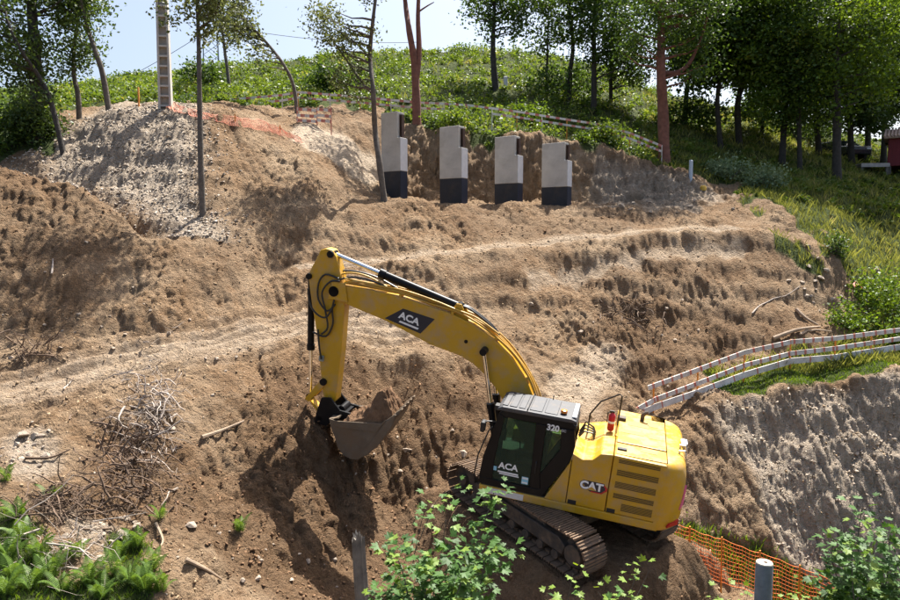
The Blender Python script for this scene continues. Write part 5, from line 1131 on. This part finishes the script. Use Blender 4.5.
def sapling(name, label, Yd, stems, nleaf, size, seed, fresh=.2, bark=M_BARK, group='leafy saplings in the foreground'):
    rnd = random.Random(seed); base = at(stems[0][0][0][0], 640, Yd); gz = ground(base.x, Yd)
    root = empty(name, (base.x, Yd, gz-.15)); tag(root, label, 'sapling', group); o0 = root.location.copy(); tips = []
    for pts_, r in stems:
        Q = [at(u, v, Yd+dy)-o0 for u, v, dy in pts_]
        if pts_ is stems[0][0] or pts_[0][1] > 625: Q = [Vector((Q[0].x*.3, 0, 0))] + Q
        S_ = smoothp(Q, 5); MB().tube(S_, [r*(1-.75*i/(len(S_)-1)) for i in range(len(S_))], 6).build('stem', bark, root, smooth=True)
        vis = S_[len(S_)//6:]; tips.append(vis)
    tot = sum(len(t) for t in tips); made = 0
    for t in tips:
        for i, q in enumerate(t):
            k_ = nleaf*len(t)/tot/len(t); k_ = int(k_)+(rnd.random() < k_-int(k_))
            for _ in range(k_):
                d = Vector((rnd.uniform(-1,1), rnd.uniform(-1,.7), rnd.uniform(-.1,.7))).normalized(); L_ = rnd.uniform(.04,.22)
                p = q + d*L_; sz = size*rnd.uniform(.65,1.25)*(1-.25*i/len(t))
                mi = 2 if rnd.random() < fresh*(.5+i/len(t)) else rnd.choice((0,1,1))
                o = link_mesh('leaf', MAPLE[mi], root); yv = (d+Vector((0,-.15,-.35))).normalized(); zv = Vector((rnd.uniform(-.45,.45), rnd.uniform(-.7,.25), 1)); xv = yv.cross(zv).normalized(); zv = xv.cross(yv)
                o.matrix_local = Matrix.Translation(p) @ Matrix((xv, yv, zv)).transposed().to_4x4() @ Matrix.Scale(sz, 4); made += 1
    return root
sapling('maple_sapling', 'tallest lush maple sapling in the foreground below the excavator tracks', 7.6, [([(462,650,0),(466,590,0),(476,545,.1),(488,512,.1),(494,492,.1)], .016), ([(466,650,0),(484,590,.1),(496,562,.1),(508,548,.1)], .012), ([(470,640,.0),(476,600,-.2),(484,568,-.2),(480,545,-.2)], .012), ([(466,650,0),(462,590,.2),(470,560,.2)], .01)], 298, .118, 1, .10)
sapling('maple_sapling', 'dense maple sapling left of the tallest one in the foreground', 7.3, [([(432,650,0),(434,590,.2),(440,560,.2),(446,520,.2)], .012), ([(440,650,0),(455,600,-.2),(462,575,-.2),(452,550,-.2)], .012), ([(430,650,0),(425,605,0),(428,570,0)], .01), ([(440,650,0),(448,610,0),(445,580,0)], .01)], 298, .118, 11, .14)
sapling('maple_sapling', 'lower maple sapling at the left of the foreground foliage', 7.5, [([(410,650,0),(408,600,-.2),(402,570,-.2),(392,548,-.2)], .014), ([(404,650,0),(392,610,0),(384,590,0)], .01), ([(412,650,0),(420,600,0),(416,562,0)], .01)], 285, .115, 12, .14)
sapling('maple_sapling', 'thin bare-stemmed sapling shoot before the excavator track', 8.2, [([(404,640,0),(412,570,0),(422,520,0),(430,502,0)], .008), ([(412,560,0),(436,502,0),(456,488,0)], .006)], 36, .10, 2, .3)
sapling('maple_sapling', 'small maple shoot at the bottom edge below the track end', 7.4, [([(566,650,0),(567,610,0),(570,590,0),(573,574,0)], .008), ([(562,650,0),(560,612,0),(556,600,0)], .006)], 44, .085, 3, .8)
sapling('maple_sapling', 'light green maple shoot at bottom centre beside the mound edge', 7.4, [([(620,650,0),(624,605,0),(633,585,0),(637,566,0)], .008), ([(616,640,0),(606,606,0),(598,592,0)], .007), ([(624,620,0),(640,590,0),(649,571,0)], .006)], 50, .09, 4, .5)
sapling('maple_sapling', 'bushy dark green sapling in the lower right corner', 8.2, [([(866,650,0),(864,590,0),(858,545,0),(862,508,0)], .02), ([(868,640,.1),(872,580,.3),(874,535,.3)], .012), ([(862,640,-.2),(854,600,-.3),(852,570,-.3),(852,545,-.3)], .012), ([(866,640,0),(866,600,-.1),(868,560,-.1)], .012)], 298, .12, 5, .12)
sapling('maple_sapling', 'dark leafy sapling just left of the lower right corner one', 8.1, [([(846,640,0),(840,590,0),(832,560,0),(834,538,0)], .014), ([(844,640,0),(834,600,0),(826,580,0)], .012), ([(848,640,.2),(848,600,.2),(842,570,.2)], .012)], 290, .118, 13, .12)
sapling('maple_sapling', 'dark leafy sapling cut by the right frame edge', 8.3, [([(880,640,0),(885,590,0),(890,555,0),(886,530,0)], .014), ([(884,640,-.2),(898,600,-.2),(902,570,-.2)], .012), ([(880,640,.1),(884,600,.1),(882,565,.1)], .012)], 290, .118, 14, .12)
sapling('maple_sapling', 'low yellow-green seedlings in front of the grey post', 7.8, [([(742,660,0),(744,620,0),(748,592,0)], .008), ([(730,660,0),(722,620,0),(716,592,0)], .008), ([(760,660,.1),(782,630,.1),(790,604,.1)], .008), ([(790,660,.1),(812,620,.1),(806,596,.1)], .008)], 130, .085, 6, .9)
sapling('maple_sapling', 'low pale green leaves between the post and the corner saplings', 8.0, [([(826,660,0),(818,625,0),(812,600,0)], .008), ([(836,660,0),(840,620,0),(838,596,0)], .008)], 80, .085, 7, .8)
# ------------------------------------------------------------ ferns
def frond_mesh():
    V = []; F = []
    def seg(a, b, w):
        d = (Vector(b)-Vector(a)).normalized(); s_ = d.cross(Vector((0,0,1))).normalized()*w; n = len(V)
        V.extend([tuple(Vector(a)-s_), tuple(Vector(a)+s_), tuple(Vector(b))]); F.append((n, n+1, n+2))
    def curve(t): return Vector((t*.82, 0, .42*math.sin(t*2.1)))
    N_ = 22
    for i in range(N_):
        a, b = curve(i/N_), curve((i+1)/N_); seg(a, b, .006)
    for i in range(3, N_):
        t = i/N_; L_ = .26*math.sin(math.pi*min(1, t*.98+.08))**.8*(1.15-t*.75); p = curve(t)
        for s_ in (-1, 1):
            q = p+Vector((L_*.35, s_*L_, -.05-.1*L_)); mid = p.lerp(q, .5)
            n = len(V); w = Vector((.013,0,.003)); V.extend([tuple(p-w), tuple(p+w), tuple(mid+w*1.15), tuple(q), tuple(mid-w*1.15)]); F.append((n, n+1, n+2, n+3, n+4))
    me = bpy.data.meshes.new('frond'); me.from_pydata(V, [], F); me.materials.append(L_FRN); me.update(); return me
FROND = frond_mesh()
FERN = [(18,520),(8,560),(40,560),(30,590),(62,592),(90,585),(118,560),(138,548),(130,585),(152,572),(102,598),(5,596),(160,594),(22,540),(75,560),(12,578),(50,578),(110,574),(145,590)]
FD = ['at the upper left edge of the fern patch','against the left edge of the frame','in the middle of the left fern patch','low in the left fern patch','at the bottom between the two fern patches','below the rubble stones','at the left side of the right fern patch','topmost in the right fern patch','in the middle of the right fern patch','at the right rim of the right fern patch','at the bottom edge below the rubble','in the bottom left corner','at the bottom right of the right fern patch','behind the left edge fern','between the two fern patches, higher up','just above the bottom left corner','in the lower middle of the left fern patch','right below the tan boulder','at the lower middle of the right fern patch']
for i, (u, v) in enumerate(FERN):
    rnd = random.Random(900+i); q = hit(u, v, 8, 20); r = empty('fern', (q.x, q.y, q.z-.05)); tag(r, 'green fern ' + FD[i], 'fern', 'ferns in the lower left corner')
    nf = rnd.randint(8, 11)
    for k in range(nf):
        o = link_mesh('frond', FROND, r); a = 2*math.pi*k/nf + rnd.uniform(-.3,.3); o.rotation_euler = (rnd.uniform(-.2,.2), rnd.uniform(-.75,-.15), a); s_ = rnd.uniform(.34,.62); o.scale = (s_, s_, s_)
# small fern tufts by the left edge
for i, (u, v, lab) in enumerate([(6,482,'small fern beside the stones at the left edge'), (52,500,'small fern in front of the brush pile'), (160,520,'small fern at the right foot of the brush pile'), (240,532,'small grass-like fern beside the shaded stump')]):
    rnd = random.Random(950+i); q = hit(u, v, 8, 20); r = empty('fern', (q.x, q.y, q.z-.04)); tag(r, lab, 'fern', 'small ferns in the dirt')
    for k in range(7):
        o = link_mesh('frond', FROND, r); o.rotation_euler = (0, rnd.uniform(-.8,-.2), 2*math.pi*k/7+rnd.uniform(-.3,.3)); s_ = rnd.uniform(.3,.55); o.scale = (s_, s_, s_)
# ------------------------------------------------------------ stones, clods, brushwood
def hull_mesh(name, m, rng, n=13, flat=.7):
    bm_ = bmesh.new()
    for _ in range(n):
        v = rng.normal(size=3); v /= np.linalg.norm(v); v *= rng.uniform(.6, 1.15); bm_.verts.new((v[0], v[1]*.8, v[2]*flat))
    r = bmesh.ops.convex_hull(bm_, input=bm_.verts)
    bmesh.ops.delete(bm_, geom=[g for g in r['geom_interior'] if isinstance(g, bmesh.types.BMVert)], context='VERTS')
    me = bpy.data.meshes.new(name); bm_.to_mesh(me); bm_.free(); me.materials.append(m); return me
M_STN = mat('pale_broken_stone', (.37,.30,.23), .9, vary=.3, vscale=2.5, bump=.4, bscale=8, dirt=(.30,.20,.13), dirt_amt=.35)
M_STG = mat('grey_gravel_stone', (.44,.375,.305), .9, vary=.35, vscale=2, bump=.3, bscale=6, dirt=(.30,.22,.15), dirt_amt=.25)
M_CLD = mat('dry_soil_clod', (.33,.238,.148), .95, vary=.35, vscale=1.2, bump=.5, bscale=8, spec=.15)
M_CLDW = mat('moist_soil_clod', (.20,.12,.068), .95, vary=.4, vscale=1.2, bump=.5, bscale=8, spec=.15)
rngs = np.random.default_rng(5)
ST = [hull_mesh('stone', M_STN, rngs, 12+i, .55+.07*i) for i in range(6)]
def stone(u, v, px, y0, y1, lab, grp):
    q = hit(u, v, y0, y1); s_ = px/2*q.y/FPX; o = link_mesh('stone', random.choice(ST)); o.location = (q.x, q.y, q.z+s_*.12); o.scale = (s_*random.uniform(.9,1.3), s_, s_*random.uniform(.7,1.0)); o.rotation_euler = (random.uniform(-.4,.4), random.uniform(-.4,.4), random.uniform(0,6.28))
    tag(o, lab, 'stone', grp)
def cluster(n, u, v, su, sv, pa, pb, y0, y1, lab, grp):
    for _ in range(n): stone(random.gauss(u, su), random.gauss(v, sv), pa+(pb-pa)*random.random()**2.2, y0, y1, lab, grp)
stone(25,437,18,10,19,'long pale boulder at the left edge above the loose stones','single boulders'); stone(122,536,17,9,16,'large tan boulder below the brush pile','single boulders'); stone(190,526,14,9,16,'white chipped block on the dirt right of the brush pile','single boulders')
stone(172,432,13,12,20,'pale stone in the upper right of the brush pile','single boulders'); stone(406,450,16,15,22,'pale boulder in the bank right of the bucket','single boulders'); stone(170,138,11,22,34,'largest block on the grey gravel mound','single boulders')
stone(462,455,14,16,23,'pale stone beside the cab front in the bank','single boulders'); stone(145,586,12,9,16,'tan boulder beside the right fern patch','single boulders')
cluster(24, 22, 452, 16, 11, 5, 13, 10, 19, 'pale stone in the loose heap at the left edge', 'loose stones at the left edge')
cluster(26, 105, 535, 22, 10, 5, 12, 9, 16, 'tan stone in the rubble below the brush pile', 'rubble below the brush pile')
cluster(26, 130, 160, 42, 24, 4, 8, 22, 36, 'broken block among the gravel of the grey mound', 'blocks on the gravel mound')
cluster(22, 400, 455, 45, 28, 4, 8, 14, 22, 'stone stuck in the dug bank between bucket and cab', 'stones in the dug bank')
cluster(20, 250, 550, 45, 22, 4, 9, 9, 18, 'stone on the slope right of the ferns', 'stones on the lower left slope')
cluster(18, 200, 360, 60, 18, 4, 8, 14, 24, 'stone along the haul road', 'stones on the haul road')
cluster(24, 825, 285, 16, 22, 4, 9, 20, 34, 'stone on the stony strip by the right-hand grass', 'stones at the right edge of the dirt')
cluster(20, 640, 350, 50, 26, 4, 8, 19, 28, 'stone on the brown terrace behind the excavator', 'stones on the terrace')
cluster(14, 690, 205, 35, 6, 4, 9, 27, 36, 'stone on the terrace edge right of the piers', 'stones by the piers')
cluster(14, 60, 310, 50, 30, 4, 9, 14, 25, 'stone on the flank of the brown mound at left', 'stones on the brown mound')
# clods and gravel: far too many to count
def rubble(name, label, P, smin, smax, m, seed, power=3.0, nshape=8, flat=.7):
    r = np.random.default_rng(seed); shapes = []
    for i in range(nshape):
        me = hull_mesh('tmp', m, r, 7, flat); v = np.zeros(len(me.vertices)*3); me.vertices.foreach_get('co', v); f = np.array([tuple(p.vertices) for p in me.polygons if len(p.vertices) == 3]); shapes.append((v.reshape(-1,3), f)); bpy.data.meshes.remove(me)
    Vs = []; Fs = []; n0 = 0; k = r.integers(0, nshape, len(P)); s_ = smin+(smax-smin)*r.random(len(P))**power
    z = ground_n(P[:,0], P[:,1])
    for i in range(nshape):
        w = np.where(k == i)[0]
        if not len(w): continue
        v, f = shapes[i]; a = r.uniform(0, 6.28, len(w)); b = r.uniform(-.6,.6,len(w)); ca, sa, cb, sb = np.cos(a), np.sin(a), np.cos(b), np.sin(b)
        x, y, zz = v[None,:,0], v[None,:,1], v[None,:,2]; x2 = x*cb[:,None]+zz*sb[:,None]; z2 = -x*sb[:,None]+zz*cb[:,None]
        x3 = x2*ca[:,None]-y*sa[:,None]; y3 = x2*sa[:,None]+y*ca[:,None]; S_ = s_[w][:,None]*r.uniform(.8,1.25,(len(w),1))
        VV = np.stack([x3*S_+P[w,0][:,None], y3*S_+P[w,1][:,None], z2*S_+(z[w]+.1*s_[w])[:,None]], -1)
        FF = f[None]+(np.arange(len(w))*len(v))[:,None,None]+n0; Vs.append(VV.reshape(-1,3)); Fs.append(FF.reshape(-1,3)); n0 += VV.shape[0]*VV.shape[1]
    tag(link_mesh(name, np_mesh(name, np.concatenate(Vs), np.concatenate(Fs), m)), label, name.replace('_', ' '), kind='stuff')
DZ = dirt*(1-stance)
P = scatter(32000, 10, 31, DZ, .6, rng, 1.1, .68); cm = fbm(P[:,0]*.9, P[:,1]*.9, 3, 201) > -.12; P = P[cm]; mo_ = zone_n(moist_shade, P[:,0], P[:,1]) > .35
rubble('soil_clods', 'dry brown clods littering the dug slopes', P[~mo_], .010, .065, M_CLD, 31, 3)
P2 = np.concatenate([P[mo_], scatter(2600, 13, 24, moist_shade*DZ, .3, rng, 1, .5)]); rubble('moist_clods', 'dark damp clods on the freshly dug bank', P2, .012, .08, M_CLDW, 32, 4)
P = scatter(13000, 22, 30.5, gravel*dirt+.5*rng.random(gravel.shape)*(gravel > .02), .5, rng, 1, .7); P = P[P[:,0] < 0]; rubble('gravel', 'grey broken gravel covering the left mound', P, .015, .10, M_STG, 33, 2.8, flat=.45)
P = scatter(2200, 17.5, 23, gravel*dirt, .45, rng, 1, .7); rubble('rock_chips', 'pale rock chips on the cut face at right', P, .015, .10, M_STN, 34, 3)
P = scatter(900, 9, 34, DZ, .6, rng, 1, .68); rubble('pebbles', 'pale pebbles strewn over the earth', P, .012, .05, M_STN, 35, 3)
# brushwood
M_TWG = mat('bleached_twigs', (.36,.30,.25), .85, vary=.35, vscale=3)
M_TWD = mat('dark_brown_twigs', (.13,.085,.055), .9, vary=.4, vscale=3)
M_LOG = mat('bare_branch_wood', (.34,.25,.17), .85, vary=.3, vscale=4, bump=.4)
def twigs(name, label, u, v, su, sv, n, lmin, lmax, m, seed, y0=9, y1=24, lift=.35, r=.009):
    rnd = random.Random(seed); b_ = MB()
    for _ in range(n):
        q = hit(rnd.gauss(u, su), rnd.gauss(v, sv), y0, y1); L_ = rnd.uniform(lmin, lmax); d = Vector((rnd.gauss(0,1), rnd.gauss(0,.6)-.2, rnd.gauss(-.1,.55))).normalized(); p = q+Vector((0,0,rnd.random()*lift)); pts_ = []
        for k in range(5): pts_.append(p.copy()); p = p+d*L_/4; d = (d+Vector((rnd.gauss(0,.25), rnd.gauss(0,.25), rnd.gauss(-.12,.25)))).normalized()
        for t in pts_: t.z = max(t.z, ground(t.x, t.y)+.01)
        rr_ = r*(.4+2.6*rnd.random()**3); b_.tube(pts_, [rr_, rr_, rr_*.8, rr_*.6, rr_*.3], 4, False)
    tag(b_.build(name, m, smooth=True), label, 'brushwood', kind='stuff')
twigs('brushwood', 'tangle of bleached dead twigs on the slope above the ferns', 153, 418, 14, 26, 230, .25, .9, M_TWG, 1, lift=.25)
twigs('dark_brushwood', 'dark brown tangle of roots and twigs under the bleached brush', 130, 468, 20, 28, 330, .25, .9, M_TWD, 2, lift=.25)
twigs('dry_bracken', 'dry brown bracken heap left of the rubble', 62, 508, 18, 9, 170, .3, .8, M_TWD, 3, lift=.3)
twigs('root_tangle', 'brown root tangle on the terrace behind the excavator', 630, 316, 15, 6, 90, .3, .9, M_TWD, 4, 20, 30, .35, .014)
twigs('root_tangle', 'roots and twigs at the foot of the brown mound at left', 30, 352, 14, 8, 80, .3, .9, M_TWD, 5, 13, 24, .3)
twigs('dry_bracken', 'dead stalks among the ferns in the lower left', 65, 560, 26, 14, 60, .5, 1.2, M_TWG, 6, 9, 15, .4, .007)
def branch(pts_, r, lab, m=M_LOG, y0=9, y1=40, up=.05):
    Q = [hit(u, v, y0, y1)+Vector((0,0,up+r*.6)) for u, v in pts_]; Q = smoothp(Q, 4); n = len(Q); o0 = Q[0].copy()
    for q in Q: q.z = max(q.z, ground(q.x, q.y)+r*.4)
    tag(MB().tube(Q, [r*(1-.6*i/(n-1)) for i in range(n)], 7).build('dead_branch', m, smooth=True), lab, 'branch')
branch([(202,442),(222,436),(244,428)], .055, 'thick pale stick lying right of the brush pile')
branch([(186,568),(205,577),(222,585)], .045, 'pale stick on the slope near the shaded stump')
branch([(156,528),(163,545),(160,552)], .03, 'short stick beside the white chipped block')
branch([(773,342),(792,334),(806,331),(820,330)], .085, 'long bare branch lying above the three-board barrier', y0=20)
branch([(796,313),(806,321),(818,328)], .08, 'stout forked branch end above the barrier', y0=20)
branch([(800,337),(815,333),(832,334)], .05, 'thin branch under the long bare branch', y0=20)
branch([(752,317),(762,307),(785,300),(800,289)], .03, 'pale cable or root curving over the dark terrace', M_TWG, 20)
branch([(25,462),(50,462),(70,455)], .035, 'dark stick beneath the loose stones at left', M_TWD, 10, 20)
branch([(52,278),(53,268),(53,262)], .03, 'thin upright root on the brown mound', M_TWG, 12, 26)
branch([(64,394),(70,386),(74,380)], .02, 'little upright twig on the haul road', M_TWG, 12, 24)
# scrap
M_SCR = mat('red_plastic_scrap', (.65,.06,.03), .5, dirt=(.5,.4,.35), dirt_amt=.4)
q = hit(853, 291, 20, 36); s_ = MB(); pts_ = [(0,0,.05),(.18,.05,.14),(.3,.1,.0),(.5,0,-.12),(.62,.1,-.3),(.75,.05,-.42)]
for a, b in zip(pts_[:-1], pts_[1:]): s_.add([(q.x+a[0],q.y+a[1]-.12,q.z+a[2]+.1),(q.x+b[0],q.y+b[1]-.12,q.z+b[2]+.1),(q.x+b[0]+.03,q.y+b[1]+.12,q.z+b[2]+.22),(q.x+a[0]+.03,q.y+a[1]+.12,q.z+a[2]+.2)], [(0,1,2,3)])
o = s_.build('plastic_sheet', M_SCR); o.modifiers.new('solid', 'SOLIDIFY').thickness = .012; tag(o, 'crumpled red and white plastic scrap beside the right shrubs', 'scrap')
